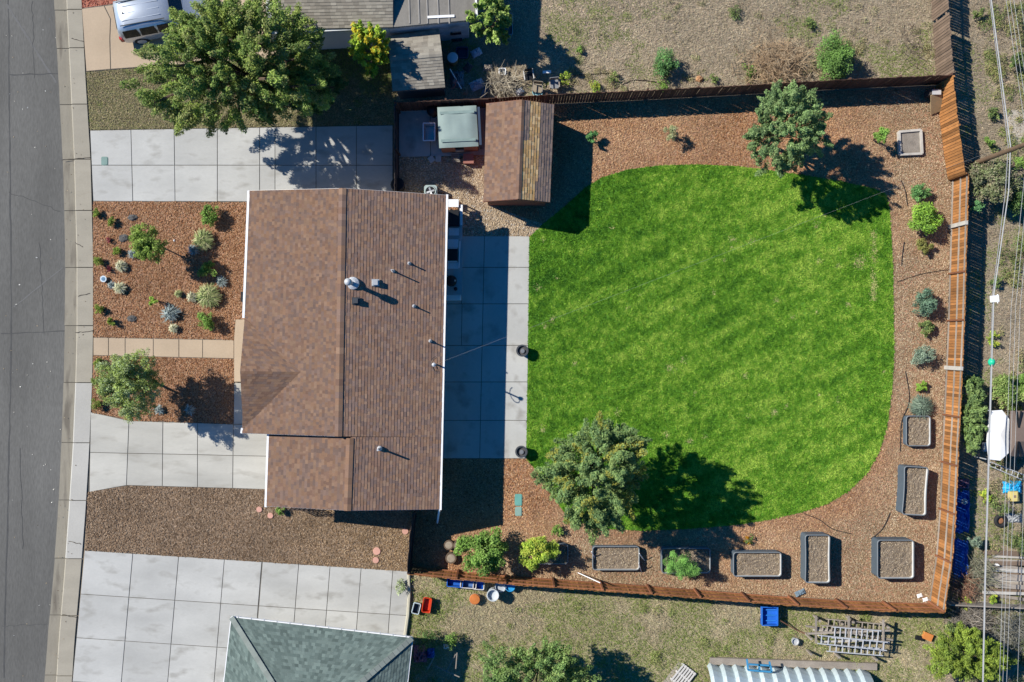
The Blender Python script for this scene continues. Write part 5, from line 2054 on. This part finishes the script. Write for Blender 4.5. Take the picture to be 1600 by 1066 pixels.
mb = MB(); v4 = [TR @ Vector(q) for q in ((-2.365, -.62, 1.06), (-2.365, .62, 1.06), (-2.23, .58, 1.56), (-2.23, -.58, 1.56))]; mb.add(v4, [(0, 1, 2, 3)]); mb.build('rear_window', glass_m, t)
mb = MB(); v4 = [TR @ Vector(q) for q in ((1.12, -.70, 1.17), (1.12, .70, 1.17), (.60, .62, 1.66), (.60, -.62, 1.66))]; mb.add(v4, [(0, 1, 2, 3)]); mb.build('windscreen', glass_m, t)
mb = MB(); mb.box(TR @ Vector((-2.44, 0, .5)), (.14, 1.7, .2), rz=ang); mb.build('rear_bumper', dgrey_m, t)
mb = MB(); mb.box(TR @ Vector((-1.75, .05, 1.80)), (.12, .05, .06), rz=ang); mb.build('antenna', black_m, t)
for y_ in (-.35, 0, .35):
    mb = MB(); mb.bar(TR @ Vector((-1.9, y_, 1.772)), TR @ Vector((.1, y_, 1.775)), .03, .012); mb.build('roof_groove', silver_m, t)

# ------------------------------------------------------------------ yard clutter
t = empty('steel_trough', P(671, 206), 'white rimmed galvanized trough on the side yard pad', 'trough')
c = P(670.5, 206.5, .5)
mb = MB()
o_ = [(c.x + a * .30, c.y + b * .45) for a, b in ((-1, -1), (1, -1), (1, 1), (-1, 1))]
vs = [(x_, y_, .12) for x_, y_ in [(c.x + a * .24, c.y + b * .38) for a, b in ((-1, -1), (1, -1), (1, 1), (-1, 1))]] + [(x_, y_, .52) for x_, y_ in o_]
mb.add(vs, [(3, 2, 1, 0), (0, 1, 5, 4), (1, 2, 6, 5), (2, 3, 7, 6), (3, 0, 4, 7)])
mb.build('basin', galv, t)
mb = MB()
for k in range(4):
    a, b = o_[k], o_[(k + 1) % 4]
    mb.bar((a[0], a[1], .54 + .003 * (k % 2)), (b[0], b[1], .54 + .003 * (k % 2)), .06, .03)
mb.build('rim', white_m, t)
mb = MB()
for k in range(4):
    x_ = c.x - .15 + .1 * k
    mb.bar((x_, c.y - .35, .135), (x_, c.y + .35, .135), .04, .02)
mb.build('ribs', galv, t)
t = empty('black_kettle_grill', P(676, 176), 'black round covered grill in the shaded side yard', 'grill')
c = P(676, 172, .8)
mb = MB(); mb.lathe((c.x, c.y, .3), [(.05, -.28), (.2, .1), (.32, .35), (.30, .5), (.06, .62)], 16); mb.build('cover', black_m, t, True)
mb = MB(); mb.lathe((c.x, c.y, .0), [(.22, 0), (.2, .05)], 12); mb.build('foot', black_m, t)
for px, py, rt, lb in ((674, 249, .6, 'left loose concrete block on the gravel by the side pad'), (685, 248, 0, 'right loose concrete block on the gravel by the side pad')):
    mb = MB(); c = P(px, py, .12); mb.box((c.x, c.y, .07), (.3, .32, .12), rz=rt)
    tag(mb.build('concrete_block', conc_patio), lb, 'block', 'loose blocks by the side pad')
t = empty('wooden_steps', P(712, 247), 'small grey slatted steps below the tub shelter', 'steps')
for k in range(5):
    c = P(712, 240 + k * 3, .2)
    mb = MB(); mb.box((c.x, c.y, .18), (.46, .075, .03)); mb.build('slat', weath, t)
mb = MB()
for x_ in (706, 718):
    a, b = P(x_, 239, .1), P(x_, 253, .1)
    mb.bar((a.x, a.y, .08), (b.x, b.y, .08), .04, .14)
mb.build('frame', weath, t)
t = empty('red_crate', P(732, 248), 'reddish wooden crate beside the slatted steps', 'crate')
c = P(732, 248, .4)
mb = MB(); mb.box((c.x, c.y, .2), (.50, .46, .36)); mb.build('box', redwood, t)
mb = MB(); mb.box((c.x, c.y, .395), (.54, .50, .03)); mb.build('lid', M('red_lid', (.30, .13, .10), .7), t)
mb = MB(); c = P(622, 290, .5); mb.lathe((c.x, c.y, 0), [(.3, 0), (.34, .7), (.36, .75), (.3, .8)], 16)
tag(mb.build('black_bin', black_m), 'black round bin in the shaded corner by the house and short fence', 'bin')

# north clutter
def bin_(name, label, px, py, r, h, mat, lidmat=None, cat='bin'):
    c = P(px, py, h)
    t = empty(name, (c.x, c.y, 0), label, cat)
    mb = MB(); mb.lathe((c.x, c.y, 0), [(r * .8, 0), (r, h * .9), (r * 1.06, h * .92), (r * 1.06, h), (r * .92, h), (r * .85, h * .75), (.02, h * .74)], 18); mb.build('tub', mat, t)
    if lidmat:
        mb = MB(); mb.lathe((c.x, c.y, h + .005), [(r * 1.0, 0), (r * .9, .05), (.03, .07)], 18); mb.build('lid', lidmat, t)
    return t


def tub(name, label, px, py, w_, d_, h, mat, rot=0., cat='bin', inner=None, rimmat=None):
    c = P(px, py, h)
    t = empty(name, (c.x, c.y, 0), label, cat)
    o_ = rrect(c.x, c.y, w_, d_, min(w_, d_) * .15, 3, rot)
    i_ = rrect(c.x, c.y, w_ * .84, d_ * .88, min(w_, d_) * .12, 3, rot)
    b_ = rrect(c.x, c.y, w_ * .78, d_ * .82, min(w_, d_) * .12, 3, rot)
    n = min(len(o_), len(i_), len(b_))
    mb = MB()
    mb.prism(b_, 0, h * .5)
    mb.build('base', inner or mat, t)
    mb = MB()
    for k in range(len(o_)):
        a, b = o_[k], o_[(k + 1) % len(o_)]
        mb.add([(a[0], a[1], h), (b[0], b[1], h), (c.x + (b[0] - c.x) * .85, c.y + (b[1] - c.y) * .85, .02), (c.x + (a[0] - c.x) * .85, c.y + (a[1] - c.y) * .85, .02)], [(0, 1, 2, 3)])
    mb.build('side', mat, t)
    mb = MB()
    o2 = o_ + [o_[0]]
    mb.tube([(p[0], p[1], h) for p in o2], .028, 5, cap=False)
    mb.build('rim', rimmat or mat, t)
    return t


bin_('water_barrel', 'barrel with pale lid beside the grey shed', 707, 90, .28, .8, M('olive_barrel', (.16, .16, .08), .6), M('pale_lid', (.55, .6, .66), .5), 'barrel')


def crumple(name, label, px, py, w_, d_, h, mat, seed, rot=0., cat='tarp', base=.05):
    rg = np.random.default_rng(seed)
    c = P(px, py, h)
    N = 12
    vs = []
    for i in range(N + 1):
        for j in range(N + 1):
            u, v_ = i / N - .5, j / N - .5
            e = 1 - max(abs(u), abs(v_)) * 2
            x_, y_ = u * w_ * (1 + rg.normal(0, .05)), v_ * d_ * (1 + rg.normal(0, .05))
            z = base + h * (min(1, e * 2.2)) * rg.uniform(.35, 1)
            vs.append((c.x + x_ * math.cos(rot) - y_ * math.sin(rot), c.y + x_ * math.sin(rot) + y_ * math.cos(rot), z))
    mb = MB()
    mb.add(vs, [(i * (N + 1) + j, (i + 1) * (N + 1) + j, (i + 1) * (N + 1) + j + 1, i * (N + 1) + j + 1) for i in range(N) for j in range(N)])
    return tag(mb.build(name, mat), label, cat)


palet = M('pale_sheet', (.50, .56, .66), .5, .1)
crumple('folded_sheet', 'pale folded sheet in the shade near the leafy tree at the top', 744, 80, .55, .4, .3, palet, 1, .5, 'sheet')
crumple('folded_sheet', 'large pale blue sheet in the shaded junk by the grey shed', 745, 130, .75, .5, .35, palet, 2, .4, 'sheet')
crumple('grey_tarp', 'grey-blue tarp under the red handled pole', 714, 122, .7, .9, .3, M('grey_tarp', (.14, .19, .22), .6), 3)
tub('storage_tub', 'dark blue storage tub in the shade behind the grey shed', 722, 82, .6, .55, .4, M('navy_plastic', (.04, .06, .12), .5))
t = empty('pruning_pole', P(712, 124), 'white pole with a red head beside the grey shed', 'tool')
mb = MB(); mb.tube([P(703, 108, .9), P(721, 139, .6)], .03, 6); mb.build('shaft', white_m, t)
mb = MB(); a = P(711, 127, .8); mb.box(a, (.2, .16, .08), rz=.7); mb.build('head', M('pale_red', (.55, .17, .15), .5), t)
mb = MB(); mb.tube([P(711, 127, .8), P(712, 133, .7), P(708, 138, .6), P(703, 140, .6)], .025, 5); mb.build('hook', M('pale_red', (.55, .17, .15)), t)
tub('blue_green_bin', 'tall teal bin beside the leafy tree at the top', 791, 38, .62, 1.1, 1.0, M('teal_bin', (.03, .20, .26), .5))
tub('white_bucket', 'small white box among the dead stems', 785, 112, .34, .34, .25, white_m, inner=M('grey_in', (.3, .32, .33)))


def chair(label, px, py, rot, mat, seatm):
    c = P(px, py, .4)
    t = empty('old_chair', (c.x, c.y, 0), label, 'chair', 'old chairs behind the upper fence')
    T = Matrix.Translation((c.x, c.y, 0)) @ Matrix.Rotation(rot, 4, 'Z')
    mb = MB()
    mb.box(T @ Vector((0, 0, .40)), (.46, .44, .03), rz=rot); mb.build('seat', seatm, t)
    for sx in (-1, 1):
        for sy in (-1, 1):
            mb = MB(); mb.tube([T @ Vector((sx * .22, sy * .2, 0)), T @ Vector((sx * .22, sy * .2, .62 if sy < 0 else .9))], .02, 6); mb.build('leg', mat, t)
        mb = MB(); mb.bar(T @ Vector((sx * .24, -.22, .62)), T @ Vector((sx * .24, .24, .62)), .05, .03); mb.build('armrest', mat, t)
    mb = MB(); mb.bar(T @ Vector((-.22, .22, .75)), T @ Vector((.22, .22, .75)), .025, .3); mb.build('backrest', seatm, t)
    return t


chair('pale framed old chair left of the pair behind the upper fence', 826, 119, .15, rim_m, black_m)
chair('wooden old chair next to the turquoise pot', 840, 138, -.1, weath, M('tan_seat', (.3, .25, .18)))
chair('grey old chair nearest the yellowish weed', 866, 132, .1, weath, M('grey_seat', (.22, .23, .24)))
bin_('turquoise_pot', 'turquoise pot against the upper fence among the old chairs', 840, 143, .27, .35, M('turquoise', (.22, .42, .46), .5), None, 'pot')
mb = MB(); mb.bar(P(848, 113, .35), P(861, 112, .4), .14, .04); tag(mb.build('white_board', white_m), 'short white board lying by the old chairs', 'board')
mb = MB(); mb.bar(P(1588, 172), P(1588, 226), .9, .03)
tag(mb.build('concrete_slab_piece', M('old_slab', (.42, .38, .31), .9, .2, 1.5, 12, .2)), 'broken pale concrete slab beside the utility pole', 'slab')

# south clutter
tub('storage_tub', 'small pale rimmed tub on the shaded grass beside the red one', 650.5, 951, .36, .55, .35, M('dark_tub', (.05, .06, .07), .5), -.25, rimmat=M('tub_rim', (.42, .5, .53), .5))
tub('red_tub', 'red tub on the shaded grass', 667, 946, .42, .75, .4, red_m, -.15, 'tub')
bin_('orange_pot', 'terracotta pot with rusty orange filling near the blue bins', 742, 936.5, .28, .3, M('terracotta', (.42, .25, .18), .7), orange_m, 'pot')
bin_('white_bucket', 'pale round bucket casting a long shadow near the blue bins', 770, 930.5, .30, .75, M('pale_bucket', (.52, .56, .58), .5), None, 'bucket')
for px, py, w_, mt, lb in ((711, 911, .8, tarp_m, 'dark blue bin leftmost of the row behind the bottom fence'), (732, 913, .8, M('blue_white', (.08, .16, .34), .5), 'blue bin with pale rim behind the bottom fence'), (748, 915, .55, blue_m, 'blue bin beside the pale bucket behind the bottom fence')):
    tub('storage_bin', lb, px, py, w_, .42, .45, mt, -.08, rimmat=rim_m if px > 715 else mt)
bin_('clear_bucket', 'clear plastic bucket right of the blue bins', 782, 917, .28, .4, M('clear_plastic', (.42, .46, .5), .3), None, 'bucket')
bin_('blue_bucket', 'bright blue bucket behind the bottom fence right of the clear one', 797, 917, .25, .4, M('bright_blue', (.03, .25, .5), .4), None, 'bucket')
# blue crate/cart
t = empty('blue_cart', P(1203, 963), 'bright blue slatted cart standing below the bottom fence', 'cart')
c = P(1203, 963, .6)
mb = MB(); mb.box((c.x, c.y, .35), (.80, .95, .04), rz=.03); mb.build('tray', blue_m, t)
for k, (dx, dy, sx, sy) in enumerate(((-.4, 0, .04, .95), (.4, 0, .04, .95), (0, .47, .8, .04), (0, -.47, .8, .04))):
    mb = MB(); mb.box((c.x + dx, c.y + dy, .5 + .002 * k), (sx, sy, .28)); mb.build('side', blue_m, t)
for k in range(3):
    mb = MB(); mb.box((c.x, c.y - .28 + .28 * k, .42), (.72, .05, .05)); mb.build('slat', M('bright_blue2', (.03, .2, .6), .4), t)
for k in (-1, 1):
    mb = MB(); mb.tube([(c.x + .3 * k, c.y - .4, .14), (c.x + .36 * k, c.y - .4, .14)], .14, 12); mb.build('wheel', rubber, t)
t = empty('garden_barrow_handle', P(1235, 985), 'rusty pole lying from the blue cart to the ladder rack', 'pole')
mb = MB(); mb.tube([P(1218, 969, .5), P(1245, 985, .15), P(1262, 992, .05)], .03, 6); mb.build('shaft', M('rust', (.22, .11, .07), .8), t)
bin_('tipped_bucket', 'small grey bucket on the grass left of the ladder rack', 1243, 1003, .18, .35, galv, None, 'bucket')

# ladder rack
t = empty('ladder_rack', P(1330, 1000), 'weathered timber rack holding ladders below the bottom fence', 'rack')
for px, py, z in ((1263, 990, .95), (1276, 962, 1.0), (1328, 964, 1.0), (1382, 972, 1.0), (1308, 1020, .7), (1366, 1024, .7), (1264, 1015, .7), (1312, 968, .8)):
    a = P(px, py, 0)
    mb = MB(); f = 1 - 0
    a = P(px, py + 4, z * .5)
    mb.bar((a.x, a.y, 0), (a.x, a.y, z), .10, .10); mb.build('post', weath, t)
for a, b in (((1275, 962, 1.0), (1275, 1005, .8)), ((1326, 962, 1.0), (1326, 1015, .8)), ((1380, 968, 1.0), (1380, 1018, .8)), ((1259, 978, .75), (1395, 1000, .75)), ((1262, 990, .9), (1390, 985, .9))):
    mb = MB(); mb.bar(P(*a), P(*b), .09, .09); mb.build('beam', weath, t)


lad_m = M('ladder_aluminium', (.5, .51, .52), .45, .08, 3, 15, .05, metal=.1)


def ladder(label, a, b, wd, n, mat=lad_m):
    a, b = P(*a), P(*b)
    d_ = (b - a).normalized()
    s_ = Vector((-d_.y, d_.x, 0)).normalized() * wd / 2
    t = empty('ladder', ((a + b) / 2), label, 'ladder', 'ladders on the rack')
    t.location.z = 0
    for sg in (1, -1):
        mb = MB(); mb.bar(a + s_ * sg, b + s_ * sg, .04, .085); mb.build('side_rail', mat, t)
    for k in range(n):
        p = a.lerp(b, (k + .5) / n)
        mb = MB(); mb.bar(p + s_, p - s_, .045, .04); mb.build('rung', mat, t)
    return t


ladder('lowest grey aluminium ladder on the rack', (1278, 999, 1.05), (1386, 1010, 1.05), .42, 10)
ladder('upper aluminium ladder on the rack', (1300, 988, .98), (1376, 994, .98), .55, 9)
ladder('short pale ladder at the top of the rack', (1282, 982, .9), (1345, 986, .9), .3, 9, weath)
t = empty('orange_bag', P(1450, 996), 'orange and black bag on the grass near the lime bush', 'bag')
c = P(1450, 995, .2)
mb = MB(); mb.box((c.x, c.y, .12), (.48, .36, .22), rz=-.4); mb.build('body', M('orange_cloth', (.6, .22, .06), .7), t)
mb = MB(); mb.box((c.x - .4, c.y - .1, .09), (.4, .22, .16), rz=-.2); mb.build('pouch', black_m, t)
# pallet
t = empty('white_pallet', P(1068, 1056), 'white slatted pallet at the bottom edge left of the arched shelter', 'pallet')
c = P(1068, 1058, .2)
for k in range(6):
    mb = MB(); rr = math.radians(52); o = Vector((math.cos(rr + math.pi / 2), math.sin(rr + math.pi / 2), 0)) * (.15 * (k - 2.5)); mb.box((c.x + o.x, c.y + o.y, .16), (1.1, .09, .025), rz=rr); mb.build('slat', rim_m, t)
for k in (-1, 0, 1):
    mb = MB(); o = Vector((math.cos(rr), math.sin(rr), 0)) * (.48 * k); mb.box((c.x + o.x, c.y + o.y, .09), (.09, .92, .11), rz=rr); mb.build('bearer', rim_m, t)
mb = MB(); c2 = P(1060, 1062, .05); mb.box((c2.x, c2.y, .02), (1.5, 1.1, .03), rz=rr); tag(mb.build('grey_board', weath), 'grey board lying under the white pallet', 'board')
# blue dolly frame on the arched shelter
t = empty('hand_truck', P(1184, 1040), 'blue metal hand truck lying on the arched shelter', 'hand truck')
zc = 1.0
for a, b in (((1167, 1030), (1169, 1047)), ((1169, 1047), (1206, 1050)), ((1206, 1050), (1202, 1034)), ((1170, 1038), (1203, 1040)), ((1186, 1038), (1187, 1048))):
    mb = MB(); mb.bar(P(a[0], a[1], zc), P(b[0], b[1], zc), .09, .06); mb.build('bar', M('blue_frame', (.05, .24, .42), .5), t)

# shaded junk beside the hipped house
crumple('junk_tarp', 'purple-red crumpled cover in the shade beside the hipped house', 655, 1026, .7, .9, .5, M('mauve_cloth', (.25, .10, .14), .7), 8)
crumple('junk_tarp', 'blue crumpled cover in the shade beside the hipped house', 672, 1024, .4, .5, .4, tarp_m, 9)
t = empty('folding_frame', P(700, 1040), 'dark folding table frame in the shade beside the hipped house', 'frame')
for a, b in (((680, 1041, .5), (718, 1058, .5)), ((697, 1050, .6), (712, 1022, .6)), ((714, 1020, .6), (712, 1045, .5)), ((668, 1046, .7), (680, 1024, .6))):
    mb = MB(); mb.bar(P(*a), P(*b), .05, .04); mb.build('bar', weath, t)
crumple('white_bag', 'small white bag at the bright bush beside the house shadow', 697, 1012, .3, .25, .2, white_m, 10, cat='bag')

# alley clutter
t = empty('white_canopy', P(1540, 680), 'white angular canopy outside the right fence', 'canopy')
z = 1.6
pts = [(1550, 642), (1566, 641), (1577, 655), (1580, 680), (1576, 708), (1563, 720), (1546, 718), (1543, 690), (1546, 655)]
pp = [P(a, b, z) for a, b in pts]
mb = MB()
cxx = sum((p for p in pp), Vector()) / len(pp)
ap = cxx + Vector((0, 0, .14))
vs = [ap] + pp + [p - Vector((0, 0, .12)) for p in pp]
n = len(pp)
mb.add(vs, [(0, 1 + k, 1 + (k + 1) % n) for k in range(n)] + [(1 + k, 1 + n + k, 1 + n + (k + 1) % n, 1 + (k + 1) % n) for k in range(n)])
mb.build('cover', white_m, t)
for k in (0, 2, 4, 6):
    mb = MB(); p = pp[k] * 1.0; mb.bar((p.x * .995, p.y, 0), (p.x * .995, p.y, z - .1), .05, .05); mb.build('leg', galv, t)
mb = MB(); mb.prism([(p.x, p.y) for p in (P(1530, 690), P(1552, 690), P(1552, 704), P(1530, 704))], .3, .5)
tag(mb.build('white_table', white_m), 'white low table beside the angular canopy', 'table')
crumple('cyan_tarp', 'bright cyan tarp near the right edge', 1585, 762, 1.0, .65, .25, cyan_m, 11)
t = empty('yellow_box', P(1586, 776), 'yellow box on the cyan tarp at the right edge', 'box')
c = P(1586, 776, .4); mb = MB(); mb.box((c.x, c.y, .25), (.40, .5, .3), rz=.05); mb.build('box', yellow_m, t)
mb = MB(); mb.box((c.x, c.y, .403), (.12, .14, .006)); mb.build('handle', weath_br, t)
t = empty('spare_tyre', P(1565, 813), 'old tyre lying on the alley ground', 'tyre')
c = P(1564, 814, .15)
mb = MB(); mb.tube([(c.x + .26 * math.cos(q), c.y + .26 * math.sin(q), .12) for q in np.linspace(0, 2 * math.pi, 25)], .10, 8, cap=False); mb.build('tread', rubber, t, True)
mb = MB(); mb.lathe((c.x, c.y, .06), [(.17, 0), (.15, .04), (.05, .05)], 14); mb.build('hub', M('rusty_hub', (.30, .14, .07), .8), t)
crumple('rubble_heap', 'grey rubble and cloth heap right of the old tyre', 1586, 810, .9, .5, .2, M('mixed_grey', (.3, .31, .31), .8, .35, 6, 30, .4), 12, cat='rubble')
crumple('blue_tarp', 'upper deep blue tarp in the shade outside the right fence', 1508, 802, .9, 2.2, .5, tarp_m, 13)
crumple('blue_tarp', 'lower deep blue tarp in the shade outside the right fence', 1507, 880, .8, 2.3, .45, tarp_m, 14)
crumple('striped_cloth', 'mauve striped cloth in the shade outside the right fence', 1508, 758, .8, .5, .4, M('mauve_stripe', (.22, .13, .2), .7, .3, 9, 30, .2), 15, cat='cloth')
t = empty('soccer_ball', P(1508, 782), 'black and white ball on the blue tarp outside the right fence', 'ball')
c = P(1507, 784, .7)
mb = MB(); mb.lathe((c.x, c.y, .55), [(.02, 0), (.11, .03), (.15, .12), (.15, .18), (.11, .27), (.02, .3)], 14); mb.build('ball', M('ball_white', (.5, .52, .54), .5), t, True)
for k in range(5):
    a = k * 1.257
    mb = MB(); mb.lathe((c.x + .085 * math.cos(a), c.y + .085 * math.sin(a), .81), [(.035, 0), (.03, .025), (.01, .028)], 6); mb.build('patch', black_m, t)
# timber pile
rg = random.Random(4)
for k in range(15):
    y0 = 864 + k * 4.8
    x0 = rg.uniform(1532, 1556)
    x1 = rg.uniform(1600, 1660)
    mb = MB()
    zz = rg.uniform(.05, .3)
    mb.bar(P(x0, y0 + rg.uniform(-2, 2), zz), P(x1, y0 + rg.uniform(2, 9), zz + rg.uniform(-.03, .03)), rg.uniform(.13, .26), .05)
    tag(mb.build('old_plank', pale_post if k % 4 == 1 else weath if k % 3 else weath_br), 'weathered plank lying in the timber pile, number %s counted down from the tyre side' % ('one two three four five six seven eight nine ten eleven twelve thirteen fourteen fifteen'.split()[k]), 'plank', 'planks of the timber pile')
mb = MB(); mb.bar(P(1480, 943, .6), P(1680, 952, .6), .06, .6)
tag(mb.build('old_board_wall', weath), 'low old board wall running right from the lower garden corner', 'board wall')
mb = MB(); mb.bar(P(1508, 268, 1.0), P(1680, 264, 1.0), .05, .05); tag(mb.build('fence_rail', dark_wood), 'single dark rail crossing the alley below the utility pole', 'rail')
boulder('small white stone on the timber pile', 1556, 882, .28, .18, .45, 9, white_m, 'stone', 'stone')
# ladder-like rack beside outbuilding
t = empty('metal_trellis', P(1580, 730), 'grey metal trellis lying below the outbuilding', 'trellis')
a0, a1, b0, b1 = P(1548, 722, .3), P(1600, 742, .3), P(1546, 728, .3), P(1598, 750, .3)
for q0, q1 in ((a0, a1), (b0, b1)):
    mb = MB(); mb.tube([q0, q1], .025, 6); mb.build('bar', galv, t)
for k in range(7):
    mb = MB(); mb.tube([a0.lerp(a1, k / 6), b0.lerp(b1, k / 6)], .02, 6); mb.build('cross_bar', galv, t)
# dead plant trellis by the house
t = empty('wire_trellis', P(500, 800), 'dark wire trellis beside the lower house wall', 'trellis')
for k in range(6):
    mb = MB(); a = P(452 + k * 7, 797, 1.0); mb.bar((a.x, a.y, 0), (a.x, a.y, 1.1), .03, .03); mb.build('upright', dark_wood, t)
for k in range(5):
    mb = MB(); a, b = P(450, 797, 1.0), P(490, 798, 1.0); mb.bar((a.x, a.y, .2 + .2 * k), (b.x, b.y, .2 + .2 * k), .03, .025); mb.build('crossbar', dark_wood, t)
for c_ in list(MATS.values()):
    c_.use_fake_user = False

crumple('garden_cloth', 'small grey-blue cloth lying by the bottom fence below the narrow bed', 1251, 927, .55, .28, .12, M('grey_blue_cloth', (.16, .22, .27), .7), 21, .4, 'cloth')
for px, py, lb in ((1437, 931, 'left white paper scrap in the lower right garden corner'), (1446, 937, 'right white paper scrap in the lower right garden corner')):
    crumple('paper_scrap', lb, px, py, .28, .2, .05, white_m, px, .3, 'paper')
ROADP = [(0, 0), (84, 0), (98, 250), (100, 400), (98, 600), (88, 800), (70, 1060), (0, 1060)]
scatter('road_litter', ROADP, [], .55, .06, .04, .1, -.115, pal([(.5, .47, .4), (.6, .58, .52), (.3, .24, .16)]), CHIP, .01)
GUT = [(90, 0), (118, 0), (134, 300), (134, 500), (124, 700), (110, 900), (98, 1066), (76, 1066), (92, 800), (104, 500), (100, 250)]
scatter('gutter_litter', GUT, [], 2.2, .05, .03, .1, .035, pal([(.16, .12, .08), (.2, .15, .1), (.3, .24, .16)]), CHIP, .008)


def weed_cover(name, poly, count, n, rmin, rmax, palette, seed, leaf=.075, bright=True):
    rg = np.random.default_rng(seed)
    ip = [(p.x, p.y) for p in PA(poly)]
    xs_, ys_ = [p[0] for p in ip], [p[1] for p in ip]
    x = rg.uniform(min(xs_), max(xs_), count * 8)
    y = rg.uniform(min(ys_), max(ys_), count * 8)
    k = inpoly(x, y, ip) & (fnoise(x, y, 2.2, seed) > .47)
    x, y = x[k][:count], y[k][:count]
    r = rg.uniform(rmin, rmax, len(x))
    cl = np.stack([x, y, r * .35, r], 1)
    return tag(foliage(name, cl, n, leaf, palette, None, seed + 3, None, 0, .4, .6, .35, .3), kind='stuff')


weed_cover('alley_weeds', [(1530, 0), (1610, 0), (1610, 900), (1540, 900), (1548, 700), (1556, 420), (1550, 250)], 170, 16000, .12, .5, [(.09, .12, .035), (.12, .15, .045), (.16, .16, .06), (.07, .10, .03), (.2, .17, .09)], 301)
weed_cover('alley_scrub', [(1480, 950), (1610, 950), (1610, 1080), (1480, 1080)], 60, 8000, .15, .5, [(.10, .12, .05), (.14, .14, .07), (.08, .10, .04)], 302)
weed_cover('fence_scrub', [(880, 110), (1160, 60), (1480, 60), (1480, 116), (1180, 132), (880, 146)], 110, 7000, .08, .32, [(.12, .15, .05), (.20, .18, .09), (.16, .14, .07), (.25, .21, .12)], 303, .06)
weed_cover('yard_weeds', SOUTH, 160, 12000, .1, .4, [(.11, .15, .035), (.14, .18, .05), (.18, .18, .07)], 304, .06)
weed_cover('north_weeds', [(860, 0), (1450, 0), (1450, 60), (880, 110)], 60, 3000, .08, .3, [(.13, .15, .06), (.2, .18, .1)], 305, .06)

# hairline cracks in pavement and slabs
crk = M('crack_dirt', (.07, .06, .05), .95, .2)
for a, b in (((122, 463), (141, 459)), ((119, 380), (130, 386)), ((118, 520), (146, 517)), ((98, 250), (141, 247)), ((112, 60), (131, 66)), ((97, 960), (122, 966)), ((107, 846), (128, 850))):
    strip('crack', wiggle(a, b, 7, 1.0), .035, .036, crk, walk)
for a, b in (((12, 300), (92, 330)), ((30, 700), (34, 860)), ((48, 0), (52, 120)), ((2, 980), (70, 976)), ((60, 380), (66, 520))):
    strip('tar_seam', wiggle(a, b, 16, 1.6), .03, -.1145, tar, road)
ladder('third aluminium ladder lying lowest at the front of the rack', (1292, 1012, .72), (1380, 1019, .72), .36, 9)
ladder('tilted old wooden ladder at the back of the rack', (1290, 972, .7), (1378, 980, .7), .32, 10, weath)
for k, (a, b) in enumerate((((1270, 984, .8), (1352, 992, .82)), ((1284, 1003, .9), (1372, 1000, .92)), ((1296, 995, .86), (1390, 1004, .88)))):
    mb = MB()
    mb.bar(P(*a), P(*b), .09, .04)
    tag(mb.build('loose_board', pale_post), ['upper loose board between the ladders on the rack', 'middle loose board across the ladders on the rack', 'lower loose board across the ladders on the rack'][k], 'board')

shrub('leafy_bush', 'dark shaded bush in the fence shadow above the shaggy juniper', 1520, 600, 16, G_DARK, 401, zc=.9, n=1800)
shrub('leafy_bush', 'grey-green bush against the right fence beside the lowest blue tarp', 1524, 845, 13, G_GREY, 402, zc=.7, n=1100)
shrub('leafy_bush', 'green bush left of the large lime bush below the fence corner', 1490, 985, 15, G_OLIVE, 403, zc=.7, n=1500)
shrub('leafy_bush', 'olive bush at the right edge beside the overhead lines near the top', 1592, 95, 15, G_OLIVE, 404, zc=.6, n=1500)
for k, (px, py, w_, d_, mt, lb) in enumerate((
        (762, 104, .5, .35, weath, 'grey scrap board in the shaded junk right of the pale sheets'),
        (800, 126, .55, .3, weath_br, 'brown scrap board among the dead stems'),
        (812, 142, .4, .3, white_m, 'white scrap by the fence left of the old chairs'),
        (731, 104, .45, .4, M('dark_crate', (.1, .1, .11), .7), 'dark crate in the shaded junk behind the grey shed'),
        (757, 143, .5, .25, M('blue_scrap', (.12, .2, .32), .6), 'blue scrap lying at the fence behind the tub shelter'),
        (726, 141, .4, .3, M('tan_scrap', (.4, .33, .24), .8), 'tan scrap at the fence beside the red headed pole'))):
    crumple('scrap', lb, px, py, w_, d_, .22, mt, 500 + k, .3 * k, 'scrap')
